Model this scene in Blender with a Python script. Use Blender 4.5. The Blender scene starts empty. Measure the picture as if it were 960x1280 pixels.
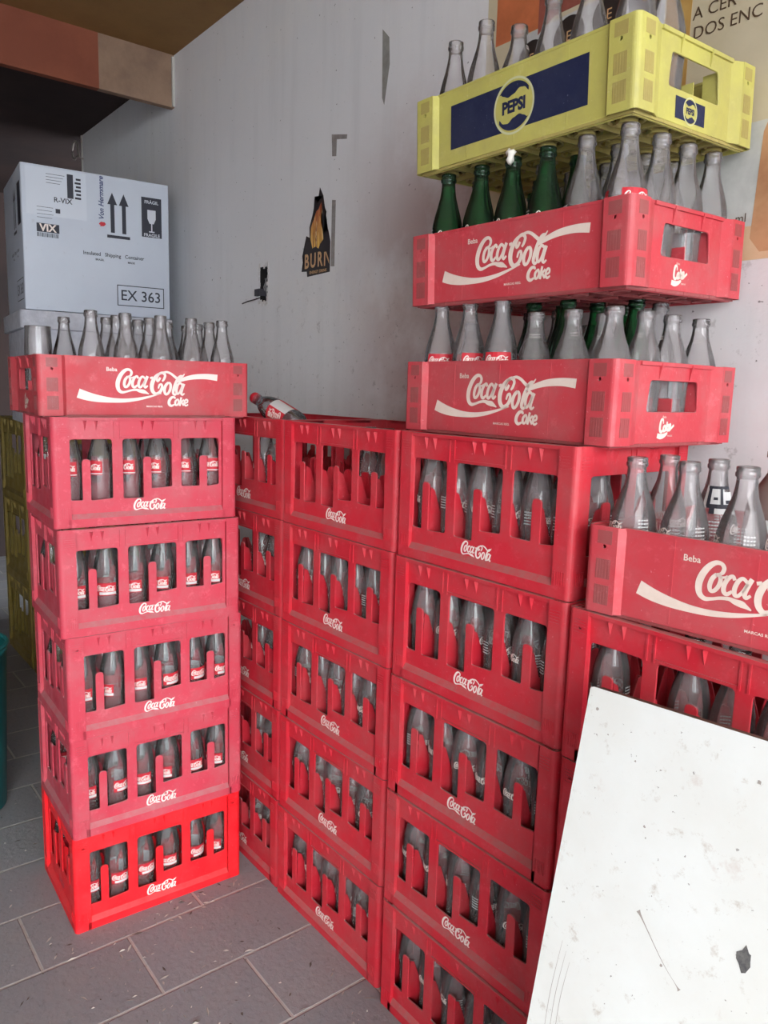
import bpy, bmesh, math, random
from math import sin, cos, pi
from mathutils import Vector, Matrix
random.seed(7)
S = bpy.context.scene
COL = S.collection
D = bpy.data

# ------------------------------------------------------------------ helpers
def lin(c):
    r = []
    for v in c[:3]:
        v = v/255.0
        r.append(v/12.92 if v <= 0.04045 else ((v+0.055)/1.055)**2.4)
    return (r[0], r[1], r[2], 1.0)

def new_mat(name):
    m = D.materials.new(name); m.use_nodes = True
    nt = m.node_tree
    for n in list(nt.nodes): nt.nodes.remove(n)
    out = nt.nodes.new('ShaderNodeOutputMaterial')
    return m, nt, out

def N(nt, typ, **kw):
    n = nt.nodes.new(typ)
    for k, v in kw.items():
        if k in n.inputs: n.inputs[k].default_value = v
        else: setattr(n, k, v)
    return n

def noise(nt, co, scale, detail=4, rough=0.55, lo=0.4, hi=0.6, a=0.0, b=1.0):
    n = N(nt, 'ShaderNodeTexNoise'); n.inputs['Scale'].default_value = scale
    n.inputs['Detail'].default_value = detail; n.inputs['Roughness'].default_value = rough
    nt.links.new(co, n.inputs['Vector'])
    r = N(nt, 'ShaderNodeMapRange'); r.inputs['From Min'].default_value = lo; r.inputs['From Max'].default_value = hi
    r.inputs['To Min'].default_value = a; r.inputs['To Max'].default_value = b
    nt.links.new(n.outputs['Fac'], r.inputs['Value'])
    return r.outputs['Result']

def mix(nt, fac, c1, c2):
    m = N(nt, 'ShaderNodeMix', data_type='RGBA')
    if hasattr(fac, 'links'): nt.links.new(fac, m.inputs[0])
    else: m.inputs[0].default_value = fac
    for s, c in ((m.inputs[6], c1), (m.inputs[7], c2)):
        if hasattr(c, 'links'): nt.links.new(c, s)
        else: s.default_value = c
    return m.outputs[2]

def mul(nt, a, b, op='MULTIPLY'):
    m = N(nt, 'ShaderNodeMath', operation=op)
    for i, v in enumerate((a, b)):
        if hasattr(v, 'links'): nt.links.new(v, m.inputs[i])
        else: m.inputs[i].default_value = v
    return m.outputs[0]

def objco(nt, world=False):
    if world:
        return N(nt, 'ShaderNodeNewGeometry').outputs['Position']
    return N(nt, 'ShaderNodeTexCoord').outputs['Object']

def principled(nt, out, color, rough=0.5, spec=0.5, bump=None, bstr=0.2, bdist=0.002, metal=0):
    p = N(nt, 'ShaderNodeBsdfPrincipled')
    if hasattr(color, 'links'): nt.links.new(color, p.inputs['Base Color'])
    else: p.inputs['Base Color'].default_value = color
    if hasattr(rough, 'links'): nt.links.new(rough, p.inputs['Roughness'])
    else: p.inputs['Roughness'].default_value = rough
    p.inputs['Specular IOR Level'].default_value = spec
    p.inputs['Metallic'].default_value = metal
    if bump is not None:
        b = N(nt, 'ShaderNodeBump'); b.inputs['Strength'].default_value = bstr; b.inputs['Distance'].default_value = bdist
        nt.links.new(bump, b.inputs['Height']); nt.links.new(b.outputs[0], p.inputs['Normal'])
    nt.links.new(p.outputs[0], out.inputs['Surface'])
    return p

def flat(name, rgb, rough=0.5, spec=0.4):
    m, nt, out = new_mat(name); principled(nt, out, lin(rgb), rough, spec); return m

def crate_mat(name, rgb, dust=(150, 112, 110), dustamt=0.5, wear=0.25, rough=0.42):
    m, nt, out = new_mat(name)
    co = objco(nt)
    gpos = N(nt, 'ShaderNodeNewGeometry')
    base = lin(rgb); dst = lin(dust)
    c = mix(nt, noise(nt, co, 6, 4, .6, .35, .7, 0, .18), base, lin([min(255, v*1.1+22) for v in rgb]))
    # pale scuffs
    c = mix(nt, noise(nt, gpos.outputs['Position'], 34, 8, .7, .56, .72, 0, wear), c, lin([min(255, v*.9+70) for v in rgb]))
    # dust lying on upward faces
    sep = N(nt, 'ShaderNodeSeparateXYZ'); nt.links.new(gpos.outputs['Normal'], sep.inputs[0])
    up = N(nt, 'ShaderNodeMapRange'); up.inputs['From Min'].default_value = .2; up.inputs['From Max'].default_value = .8
    nt.links.new(sep.outputs['Z'], up.inputs['Value'])
    nz = noise(nt, gpos.outputs['Position'], 45, 6, .7, .3, .6, .35, 1)
    c = mix(nt, mul(nt, mul(nt, up.outputs['Result'], nz), min(1, dustamt*2)), c, dst)
    c = mix(nt, noise(nt, gpos.outputs['Position'], 210, 3, .6, .68, .74, 0, .55), c, lin([min(255, v*.5+120) for v in rgb]))
    # thin film of dust
    c = mix(nt, noise(nt, gpos.outputs['Position'], 11, 7, .65, .42, .75, 0, dustamt*.6), c, dst)
    rg = noise(nt, gpos.outputs['Position'], 20, 4, .6, .3, .7, rough-.08, rough+.22)
    principled(nt, out, c, rg, .42, noise(nt, gpos.outputs['Position'], 160, 3, .5, .3, .7), .12, .0008)
    return m

def glass_mat(name, tint, dust, dustamt, edge):
    """thin clear glass with a film of dust; denser towards grazing angles as a curved wall is"""
    m, nt, out = new_mat(name)
    tr = N(nt, 'ShaderNodeBsdfTransparent'); tr.inputs[0].default_value = tint
    gl = N(nt, 'ShaderNodeBsdfGlossy'); gl.inputs['Roughness'].default_value = .035
    df = N(nt, 'ShaderNodeBsdfDiffuse'); df.inputs[0].default_value = dust
    lw = N(nt, 'ShaderNodeLayerWeight'); lw.inputs['Blend'].default_value = .35
    fr = N(nt, 'ShaderNodeFresnel'); fr.inputs['IOR'].default_value = 1.42
    ed = N(nt, 'ShaderNodeBsdfTransparent'); ed.inputs[0].default_value = edge
    m0 = N(nt, 'ShaderNodeMixShader'); nt.links.new(lw.outputs['Facing'], m0.inputs[0])
    nt.links.new(tr.outputs[0], m0.inputs[1]); nt.links.new(ed.outputs[0], m0.inputs[2])
    co = N(nt, 'ShaderNodeNewGeometry').outputs['Position']
    dn = noise(nt, co, 25, 4, .55, .3, .7, dustamt*.75, dustamt*1.25)
    m1 = N(nt, 'ShaderNodeMixShader'); nt.links.new(dn, m1.inputs[0])
    nt.links.new(m0.outputs[0], m1.inputs[1]); nt.links.new(df.outputs[0], m1.inputs[2])
    m2 = N(nt, 'ShaderNodeMixShader'); nt.links.new(fr.outputs[0], m2.inputs[0])
    nt.links.new(m1.outputs[0], m2.inputs[1]); nt.links.new(gl.outputs[0], m2.inputs[2])
    nt.links.new(m2.outputs[0], out.inputs['Surface'])
    return m

# ---- mesh builder
class MB:
    def __init__(s): s.bm = bmesh.new(); s.mi = 0
    def quad(s, pts):
        f = s.bm.faces.new([s.bm.verts.new(p) for p in pts]); f.material_index = s.mi; return f
    def poly(s, pts): return s.quad(pts)
    def box(s, a, b, rot=None):
        x0, y0, z0 = a; x1, y1, z1 = b
        v = [s.bm.verts.new(p) for p in ((x0,y0,z0),(x1,y0,z0),(x1,y1,z0),(x0,y1,z0),(x0,y0,z1),(x1,y0,z1),(x1,y1,z1),(x0,y1,z1))]
        for q in ((3,2,1,0),(4,5,6,7),(0,1,5,4),(1,2,6,5),(2,3,7,6),(3,0,4,7)):
            f = s.bm.faces.new([v[i] for i in q]); f.material_index = s.mi
        return v
    def prism(s, prof, fn, t0, t1):
        """profile list of 2D points, swept t0..t1 through fn(a,b,t)->3D"""
        n = len(prof)
        A = [s.bm.verts.new(fn(a, b, t0)) for a, b in prof]; B = [s.bm.verts.new(fn(a, b, t1)) for a, b in prof]
        for i in range(n):
            j = (i+1) % n
            f = s.bm.faces.new((A[i], A[j], B[j], B[i])); f.material_index = s.mi
        f = s.bm.faces.new(A[::-1]); f.material_index = s.mi
        f = s.bm.faces.new(B); f.material_index = s.mi
    def lathe(s, prof, seg=24, c=(0,0), cap=False):
        rings = []
        for r, z in prof:
            rings.append([s.bm.verts.new((c[0]+max(r,1e-5)*cos(2*pi*k/seg), c[1]+max(r,1e-5)*sin(2*pi*k/seg), z)) for k in range(seg)])
        for i in range(len(rings)-1):
            for k in range(seg):
                l = (k+1) % seg
                f = s.bm.faces.new((rings[i][k], rings[i][l], rings[i+1][l], rings[i+1][k])); f.smooth = True; f.material_index = s.mi
        if cap:
            f = s.bm.faces.new(rings[-1]); f.material_index = s.mi
            f = s.bm.faces.new(rings[0][::-1]); f.material_index = s.mi
    def tube(s, pts, r, seg=8):
        rings = []
        for i, p in enumerate(pts):
            p = Vector(p); a = Vector(pts[max(i-1,0)]); b = Vector(pts[min(i+1,len(pts)-1)])
            t = (b-a).normalized(); u = t.orthogonal().normalized() if abs(t.z) > .99 else t.cross(Vector((0,0,1))).normalized(); v = t.cross(u)
            rings.append([s.bm.verts.new(p+r*(cos(2*pi*k/seg)*u+sin(2*pi*k/seg)*v)) for k in range(seg)])
        for i in range(len(rings)-1):
            for k in range(seg):
                l = (k+1) % seg
                f = s.bm.faces.new((rings[i][k], rings[i][l], rings[i+1][l], rings[i+1][k])); f.smooth = True; f.material_index = s.mi
        s.bm.faces.new(rings[0][::-1]).material_index = s.mi; s.bm.faces.new(rings[-1]).material_index = s.mi
    def add(s, mesh, M):
        n0 = len(s.bm.verts); s.bm.verts.ensure_lookup_table(); f0 = len(s.bm.faces)
        s.bm.from_mesh(mesh)
        s.bm.verts.ensure_lookup_table(); s.bm.faces.ensure_lookup_table()
        for v in s.bm.verts[n0:]: v.co = M @ v.co
        for f in s.bm.faces[f0:]: f.material_index = s.mi
    def mesh(s, name, mats, normals=True, M=None):
        if M is not None: s.bm.transform(M)
        if normals: bmesh.ops.recalc_face_normals(s.bm, faces=s.bm.faces[:])
        me = D.meshes.new(name); s.bm.to_mesh(me); s.bm.free()
        for m in (mats if isinstance(mats, (list, tuple)) else [mats]): me.materials.append(m)
        return me

def obj(name, me, parent=None, loc=None, label=None, **kw):
    o = D.objects.new(name, me); COL.objects.link(o)
    if parent is not None: o.parent = parent
    if loc is not None: o.location = loc
    if label: o['label'] = label
    for k, v in kw.items(): o[k] = v
    return o
def thing(name, label, cat, loc=(0,0,0), rotz=0, group=None, me=None):
    o = obj(name, me, None, loc); o.rotation_euler = (0, 0, rotz)
    o['label'] = label; o['category'] = cat
    if group: o['group'] = group
    return o
def struct(name, me, loc=None):
    return obj(name, me, None, loc, kind='structure')

def rounded(pts, rad, seg=4):
    """pts [(x,y)] or [(x,y,r)] -> polygon with rounded corners"""
    out = []; n = len(pts)
    for i in range(n):
        p = pts[i]; r = p[2] if len(p) > 2 else rad
        P = Vector(p[:2]); A = Vector(pts[i-1][:2]); B = Vector(pts[(i+1) % n][:2])
        if r <= 0: out.append((P.x, P.y)); continue
        da = (A-P); db = (B-P); r1 = min(r, da.length*.49, db.length*.49)
        a = P+da.normalized()*r1; b = P+db.normalized()*r1
        for k in range(seg+1):
            t = k/seg; q = a*(1-t)**2+P*2*t*(1-t)+b*t*t
            out.append((q.x, q.y))
    return out

def plate(loops, th, bevel=0.0):
    """flat plate with holes, loops in XY, thickness along +Z from 0"""
    cu = D.curves.new('c', 'CURVE'); cu.dimensions = '2D'; cu.fill_mode = 'BOTH'
    cu.extrude = max(th/2-bevel, 0); cu.bevel_depth = bevel; cu.bevel_resolution = 1; cu.offset = -bevel
    for lp in loops:
        sp = cu.splines.new('POLY'); sp.points.add(len(lp)-1); sp.use_cyclic_u = True
        for i, p in enumerate(lp): sp.points[i].co = (p[0], p[1], 0, 1)
    o = D.objects.new('c', cu); COL.objects.link(o)
    bpy.context.view_layer.update()
    dg = bpy.context.evaluated_depsgraph_get()
    me = D.meshes.new_from_object(o.evaluated_get(dg))
    D.objects.remove(o); D.curves.remove(cu)
    me.transform(Matrix.Translation((0, 0, th/2)))
    return me
def text_mesh(txt, size, th=0.0, bold=0.0, shear=0.0, align='CENTER', sx=1.0, space=1.0):
    cu = D.curves.new('t', 'FONT'); cu.body = txt; cu.size = size; cu.extrude = th; cu.offset = bold; cu.shear = shear
    cu.align_x = align; cu.align_y = 'CENTER'; cu.space_character = space; cu.resolution_u = 3
    o = D.objects.new('t', cu); COL.objects.link(o); bpy.context.view_layer.update()
    me = D.meshes.new_from_object(o.evaluated_get(bpy.context.evaluated_depsgraph_get()))
    D.objects.remove(o); D.curves.remove(cu)
    me.transform(Matrix.Diagonal((sx, 1, 1, 1)))
    return me
# frames: map a mesh drawn in XY (x right, y up, +z towards viewer) on to a face
FRONT = Matrix(((1,0,0,0),(0,0,-1,0),(0,1,0,0),(0,0,0,1)))       # faces local -Y
def T(x, y, z): return Matrix.Translation((x, y, z))
RZ = lambda a: Matrix.Rotation(a, 4, 'Z')

def catmull(P, n=7):
    out = []
    for i in range(len(P)-1):
        p0 = P[max(i-1,0)]; p1 = P[i]; p2 = P[i+1]; p3 = P[min(i+2, len(P)-1)]
        for k in range(n):
            t = k/n
            out.append([0.5*((2*b)+(c-a)*t+(2*a-5*b+4*c-d)*t*t+(-a+3*b-3*c+d)*t**3) for a, b, c, d in zip(p0, p1, p2, p3)])
    out.append(list(P[-1])); return out
def ribbons(strokes, n=7):
    """strokes of (x,y,width) -> list of quads in XY, and end discs"""
    mb = MB()
    for st in strokes:
        C = catmull(st, n); L_ = []; R_ = []
        for i, (x, y, w) in enumerate(C):
            a = C[max(i-1,0)]; b = C[min(i+1,len(C)-1)]
            d = Vector((b[0]-a[0], b[1]-a[1])); d = d.normalized() if d.length > 1e-9 else Vector((1,0))
            nx, ny = -d.y, d.x; w = max(w, 1e-5)
            L_.append(mb.bm.verts.new((x+nx*w/2, y+ny*w/2, 0))); R_.append(mb.bm.verts.new((x-nx*w/2, y-ny*w/2, 0)))
        for i in range(len(C)-1):
            mb.bm.faces.new((L_[i], L_[i+1], R_[i+1], R_[i]))
    for f in mb.bm.faces:
        f.normal_update()
        if f.normal.z < 0: f.normal_flip()
    me = D.meshes.new('r'); mb.bm.to_mesh(me); mb.bm.free(); return me

# ------------------------------------------------------------------ materials
M_red = crate_mat('red_crate_plastic', (192, 34, 50), dustamt=.55)
M_redpink = crate_mat('faded_red_crate_plastic', (192, 58, 76), dust=(170, 126, 128), dustamt=.6, wear=.4)
M_redbright = crate_mat('bright_red_crate_plastic', (226, 22, 34), dustamt=.15, wear=.15)
M_redlow = crate_mat('faded_low_crate_plastic', (188, 58, 68), dust=(160, 118, 116), dustamt=.7, wear=.35)
M_yellow = crate_mat('yellow_crate_plastic', (188, 182, 96), dust=(142, 128, 96), dustamt=.75, wear=.2)
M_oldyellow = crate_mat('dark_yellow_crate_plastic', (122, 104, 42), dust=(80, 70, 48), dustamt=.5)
M_white = flat('white_print', (235, 222, 215), .6)
M_offwhite = crate_mat('worn_white_print', (226, 208, 196), dust=(170, 130, 120), dustamt=.5, wear=.1)
M_blue = crate_mat('blue_print', (26, 34, 66), dust=(70, 75, 95), dustamt=.4, wear=.08)
M_pale = flat('pale_ring_print', (200, 202, 160), .6)
M_black = flat('black_print', (38, 40, 50), .6)
M_label = flat('red_bottle_label', (196, 40, 54), .5)
M_barcode = flat('pale_label_paper', (205, 205, 205), .6)
M_clear = glass_mat('dusty_clear_glass', (.95, .95, .95, 1), (.58, .54, .55, 1), .18, (.58, .55, .56, 1))
M_clear2 = glass_mat('clean_clear_glass', (.94, .94, .95, 1), (.60, .58, .58, 1), .11, (.42, .40, .42, 1))
M_green = glass_mat('green_glass', (.14, .50, .24, 1), (.14, .22, .16, 1), .08, (.02, .14, .05, 1))
M_pet = glass_mat('clear_soda_bottle_plastic', (.93, .93, .95, 1), (.5, .5, .52, 1), .10, (.45, .45, .5, 1))

def wall_material():
    m, nt, out = new_mat('old_painted_plaster')
    co = objco(nt, True)
    c = lin((228, 228, 230))
    c = mix(nt, noise(nt, co, 1.1, 5, .6, .35, .7, 0, .35), c, lin((212, 213, 218)))
    c = mix(nt, noise(nt, co, 2.3, 6, .65, .5, .68, 0, .45), c, lin((234, 231, 227)))
    # vertical drips
    mp = N(nt, 'ShaderNodeMapping'); mp.inputs['Scale'].default_value = (5, 1, .45); nt.links.new(co, mp.inputs[0])
    c = mix(nt, noise(nt, mp.outputs[0], 3, 6, .6, .5, .75, 0, .35), c, lin((204, 204, 206)))
    # grimy brown-pink dirt low on the wall around the stacked crates
    sep = N(nt, 'ShaderNodeSeparateXYZ'); nt.links.new(co, sep.inputs[0])
    def rng(sock, a, b, lo=0, hi=1):
        r = N(nt, 'ShaderNodeMapRange', interpolation_type='SMOOTHSTEP'); r.inputs['From Min'].default_value = a; r.inputs['From Max'].default_value = b
        r.inputs['To Min'].default_value = lo; r.inputs['To Max'].default_value = hi
        nt.links.new(sock, r.inputs['Value']); return r.outputs[0]
    zone = mul(nt, mul(nt, rng(sep.outputs['X'], -2.15, -1.6), rng(sep.outputs['Z'], 2.3, 1.7)), mul(nt, rng(sep.outputs['X'], -.85, -1.35, .25, 1), noise(nt, co, 3.2, 7, .62, .25, .55, .1, 1)))
    c = mix(nt, mul(nt, zone, .72), c, lin((160, 124, 118)))
    spot = mul(nt, rng(sep.outputs['Z'], 2.0, 1.3), noise(nt, co, 30, 6, .75, .6, .67))
    c = mix(nt, mul(nt, spot, .35), c, lin((112, 98, 94)))
    c = mix(nt, noise(nt, co, 85, 2, .5, .735, .75, 0, .7), c, lin((80, 74, 72)))
    principled(nt, out, c, .8, .2, noise(nt, co, 22, 8, .6, .3, .7), .3, .003)
    return m
M_wall = wall_material()

def noisy(name, c1, c2, scale=6, rough=.7, bump=.2, world=True, spec=.3, c3=None, s3=40, lo=.35, hi=.65):
    m, nt, out = new_mat(name); co = objco(nt, world)
    c = mix(nt, noise(nt, co, scale, 6, .6, lo, hi), lin(c1), lin(c2))
    if c3: c = mix(nt, noise(nt, co, s3, 6, .7, .58, .68, 0, .8), c, lin(c3))
    principled(nt, out, c, rough, spec, noise(nt, co, scale*6, 6, .6, .3, .7), bump, .003)
    return m
M_ceiling = noisy('brown_ceiling_paint', (150, 114, 70), (128, 96, 60), 2.5, .8)
M_beam = noisy('rust_red_beam_paint', (142, 82, 60), (124, 68, 50), 3, .75)
M_beamend = noisy('bare_brown_plaster', (150, 124, 104), (128, 104, 88), 8, .85)
M_dark = noisy('dark_brown_wall_and_shade', (66, 52, 50), (52, 44, 44), 2, .85)
M_void = flat('dark_cavity', (30, 28, 30), .9)

def floor_material():
    m, nt, out = new_mat('grey_concrete_pavers')
    co = objco(nt, True)
    sw = N(nt, 'ShaderNodeMapping'); sw.inputs['Rotation'].default_value = (0, 0, pi/2)
    # rows run along world Y: u = y, v = -x
    sep = N(nt, 'ShaderNodeSeparateXYZ'); nt.links.new(co, sep.inputs[0])
    cmb = N(nt, 'ShaderNodeCombineXYZ')
    nt.links.new(mul(nt, sep.outputs['Y'], -.191, 'ADD'), cmb.inputs[0]); nt.links.new(mul(nt, sep.outputs['X'], 1.4755+2.2*5, 'ADD'), cmb.inputs[1])
    b = N(nt, 'ShaderNodeTexBrick'); nt.links.new(cmb.outputs[0], b.inputs['Vector'])
    b.offset = .5; b.offset_frequency = 2
    b.inputs['Scale'].default_value = 1; b.inputs['Brick Width'].default_value = .385; b.inputs['Row Height'].default_value = .2205
    b.inputs['Mortar Size'].default_value = .0045; b.inputs['Mortar Smooth'].default_value = .5; b.inputs['Bias'].default_value = 0
    b.inputs['Color1'].default_value = lin((144, 146, 151)); b.inputs['Color2'].default_value = lin((132, 134, 139)); b.inputs['Mortar'].default_value = lin((182, 178, 174))
    c = mix(nt, noise(nt, co, 9, 7, .65, .35, .7, 0, .5), b.outputs['Color'], lin((148, 144, 142)))
    c = mix(nt, noise(nt, co, 60, 6, .7, .55, .7, 0, .5), c, lin((100, 97, 99)))
    c = mix(nt, noise(nt, co, 150, 3, .6, .68, .72, 0, .6), c, lin((165, 160, 155)))
    h = mul(nt, noise(nt, co, 70, 6, .6, .3, .7, 0, .35), b.outputs['Fac'], 'SUBTRACT')
    principled(nt, out, c, .7, .3, h, .5, .004)
    return m
M_floor = floor_material()

# ------------------------------------------------------------------ room
WY = 1.41; CZ = 2.65
mb = MB()
# wall with an opening for the wiring box: X -2.541..-2.482, Z 1.612..1.734
hx0, hx1, hz0, hz1 = -2.541, -2.484, 1.612, 1.733
x0, x1 = -4.475, 2.2; Y0, Y1 = WY, WY+.15
mb.box((x0, Y0, 0), (hx0, Y1, CZ)); mb.box((hx1, Y0, 0), (x1, Y1, CZ))
mb.box((hx0, Y0, 0), (hx1, Y1, hz0)); mb.box((hx0, Y0, hz1), (hx1, Y1, CZ))
struct('wall_right', mb.mesh('wall_right', M_wall))
mb = MB(); mb.box((-6.2, -3.2, -.1), (3.5, 3.2, 0)); struct('floor', mb.mesh('floor', M_floor))
mb = MB(); mb.box((-3.29, -3.2, CZ), (2.2, 3.2, CZ+.15)); struct('ceiling', mb.mesh('ceiling', M_ceiling))
mb = MB(); mb.box((-6.2, -3.2, CZ-.04), (-3.29, 3.2, CZ+.15)); struct('ceiling_far', mb.mesh('ceiling_far', M_dark))  # shade beyond the beam is put into this ceiling's dark colour
mb = MB(); mb.box((-6.3, -3.2, 0), (-6.2, 3.2, CZ)); struct('wall_back', mb.mesh('wall_back', M_dark))
mb = MB(); mb.box((-6.2, -2.5, 0), (2.2, -2.4, CZ)); struct('wall_left', mb.mesh('wall_left', M_wall))
mb = MB(); mb.box((-6.2, 3.2, 0), (-4.475, 3.3, CZ)); struct('wall_far', mb.mesh('wall_far', M_dark))
mb = MB(); mb.box((-3.300, -3.2, 2.447), (-3.268, 1.10, CZ)); mb.mi = 1; mb.box((-3.300, 1.10, 2.447), (-3.268, WY, CZ))
struct('trim_1', mb.mesh('ceiling_beam', [M_beam, M_beamend]))
# pale plaster bead between beam end and wall, and along the wall's free edge
mb = MB(); mb.box((-3.268, WY-.012, 2.45), (-3.258, WY-.001, CZ-.01)); mb.box((-4.487, WY-.006, 0), (-4.476, WY+.15, CZ))
struct('trim_2', mb.mesh('plaster_bead', flat('pale_plaster_bead', (190, 188, 182), .8)))

# ------------------------------------------------------------------ logos
# flowing script, drawn stroke by stroke (x right, y down; flipped later)
def script_strokes():
    s = []
    # first capital: ball, over the top, bowl, then the tail that swells
    s.append([(334,98,5),(346,88,10),(350,70,11),(338,56,10),(315,58,13),(290,80,17),(270,115,19),(262,150,19),(268,182,16),(288,197,12),(315,193,8),(345,184,8),(378,180,10),(400,186,15),(424,190,18),(440,196,11),(459,205,2)])
    s.append([(326,98,10),(310,118,12),(303,145,12),(308,163,10),(322,160,10),(336,140,11),(341,116,11),(334,99,9),(322,103,8)])
    s.append([(336,108,5),(356,104,5),(366,98,6)])
    s.append([(392,108,9),(384,95,9),(368,106,11),(356,132,12),(356,156,12),(368,164,10),(386,150,7)])
    s.append([(436,108,9),(420,96,9),(404,110,11),(394,138,12),(396,160,11),(408,162,9),(424,142,8),(438,112,8)])
    s.append([(452,92,12),(440,118,13),(430,148,13),(436,164,9),(452,152,6)])
    s.append([(468,104,9),(486,99,9)])
    s.append([(534,98,9),(524,116,9),(514,120,9),(513,100,9),(527,76,10),(552,68,12),(566,84,11),(558,108,10),(546,122,6)])
    s.append([(540,70,8),(514,84,13),(490,114,18),(478,150,19),(482,184,17),(502,203,14),(528,192,13),(544,166,13),(542,142,9),(528,146,8),(520,168,6)])
    s.append([(552,66,8),(580,62,9),(606,72,10),(628,88,11),(646,100,12),(664,100,10),(684,84,6),(696,70,3)])
    s.append([(588,128,10),(570,146,13),(560,176,13),(566,202,11),(582,200,10),(598,174,12),(602,146,12),(594,130,9),(582,134,7)])
    s.append([(690,84,5),(668,84,8),(650,102,10),(636,130,13),(624,164,14),(618,194,12),(630,206,9),(646,190,6)])
    s.append([(680,140,9),(664,130,9),(648,146,11),(640,176,12),(644,198,10),(656,196,8),(670,172,8),(680,146,8)])
    s.append([(692,134,12),(680,162,13),(672,192,13),(680,206,8),(694,196,5)])
    return s
def swash_strokes():
    return [[(24,208,58),(80,226,52),(150,240,42),(230,248,30),(310,248,24),(390,238,19),(460,222,13),(540,200,5)],
            [(636,128,5),(668,112,20),(710,98,26),(770,86,32),(850,82,36),(924,88,42)]]
def coke_strokes():
    return [[(630,232,7),(626,222,8),(608,224,11),(592,244,13),(590,266,13),(604,278,10),(624,270,6)],
            [(644,236,7),(632,250,9),(632,270,9),(644,272,7),(654,254,8),(650,236,7),(642,238,6)],
            [(672,222,8),(666,250,9),(660,278,9)],[(690,236,6),(676,250,7),(668,254,6)],[(672,252,7),(680,264,8),(688,276,7)],
            [(694,260,6),(712,254,6),(714,240,7),(704,236,7),(694,250,8),(694,268,8),(704,276,7),(718,268,5)]]
def flip(st, cx, cy, k, g=1.0): return [[((x-cx)*k, (cy-y)*k, (w*g+(2.5 if g > 1 else 0))*k) for x, y, w in s] for s in st]
def small_script(width):
    k = width/446.0
    me = ribbons(flip(script_strokes(), 478, 133, k, 1.2), 5)
    return me
def big_logo(scale):
    mb = MB()
    k = scale
    mb.add(ribbons(flip(script_strokes()+coke_strokes(), 474, 165, k, 1.25), 6), Matrix()); mb.add(ribbons(flip(swash_strokes(), 474, 165, k), 6), Matrix())
    mb.add(text_mesh('Beba', 30*k*1.15, bold=.5*k), T((228-474)*k, (165-58)*k, 0))
    mb.add(text_mesh('MARCAS REG.', 15*k, bold=.3*k, sx=1.15), T((495-474)*k, (165-284)*k, 0))
    me = D.meshes.new('big_logo'); mb.bm.to_mesh(me); mb.bm.free(); return me
def coke_emblem(k):
    mb = MB()
    st = [[(24,86,3),(20,70,5),(8,72,8),(2,92,9),(3,112,9),(14,118,8),(24,110,5)],[(34,92,6),(26,102,7),(28,114,7),(38,112,7),(40,98,7),(34,92,5)],
          [(50,78,6),(48,96,7),(46,116,7)],[(62,88,5),(50,102,6),(62,116,6)],[(62,104,5),(74,98,5),(72,88,6),(64,96,6),(66,112,7),(80,104,6),(98,92,6)],
          [(-14,132,14),(10,136,16),(34,132,12),(56,122,5)]]
    mb.add(ribbons(flip(st, 40, 104, k, 1.15), 5), Matrix())
    mb.add(text_mesh('Beba', 13*k), T(-12*k, 44*k, 0)); mb.add(text_mesh('MARCAS', 9*k), T(34*k, -30*k, 0))
    me = D.meshes.new('coke_emblem'); mb.bm.to_mesh(me); mb.bm.free(); return me

def on_face(me, mat, M, name):
    m2 = me.copy(); m2.transform(M); m2.name = name
    m2.materials.clear(); m2.materials.append(mat)
    for p in m2.polygons: p.material_index = 0
    return m2

# ------------------------------------------------------------------ tall crate
L, W, H = .43, .323, .24695
CH = H-.0012            # body height, leaving a hairline between stacked crates
def face_panel(length, wins, th=.004, h=CH):
    """front panel with windows; wins = [(uL,uR,tL,tR,vTongue,vbLeft,vbRight)] as fractions"""
    loops = [[(.004,.0),(length-.004,.0),(length-.004,h),(.004,h)]]
    for (a, b, tl, tr, vt, v1, v2) in wins:
        a, b, tl, tr = [q*length for q in (a, b, tl, tr)]; vt *= h; v1 *= h; v2 *= h; vT = .80*h
        loops.append(rounded([(a, vT, .008), (b, vT, .008), (b, v2+.002, .004), (tr, v2-.001, .003), (tr, vt, .0085), (tl, vt, .0085), (tl, v1-.001, .003), (a, v1, .004)], .005, 4)[::-1])
    return plate(loops, th, .0009)
WL = [(.09,.305,.15,.193,.62,.25,.245),(.36,.626,.468,.512,.63,.245,.33),(.68,.90,.785,.83,.63,.335,.33)]
WS = [(.15,.46,.26,.33,.62,.27,.27),(.54,.85,.67,.74,.62,.33,.33)]
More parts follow.
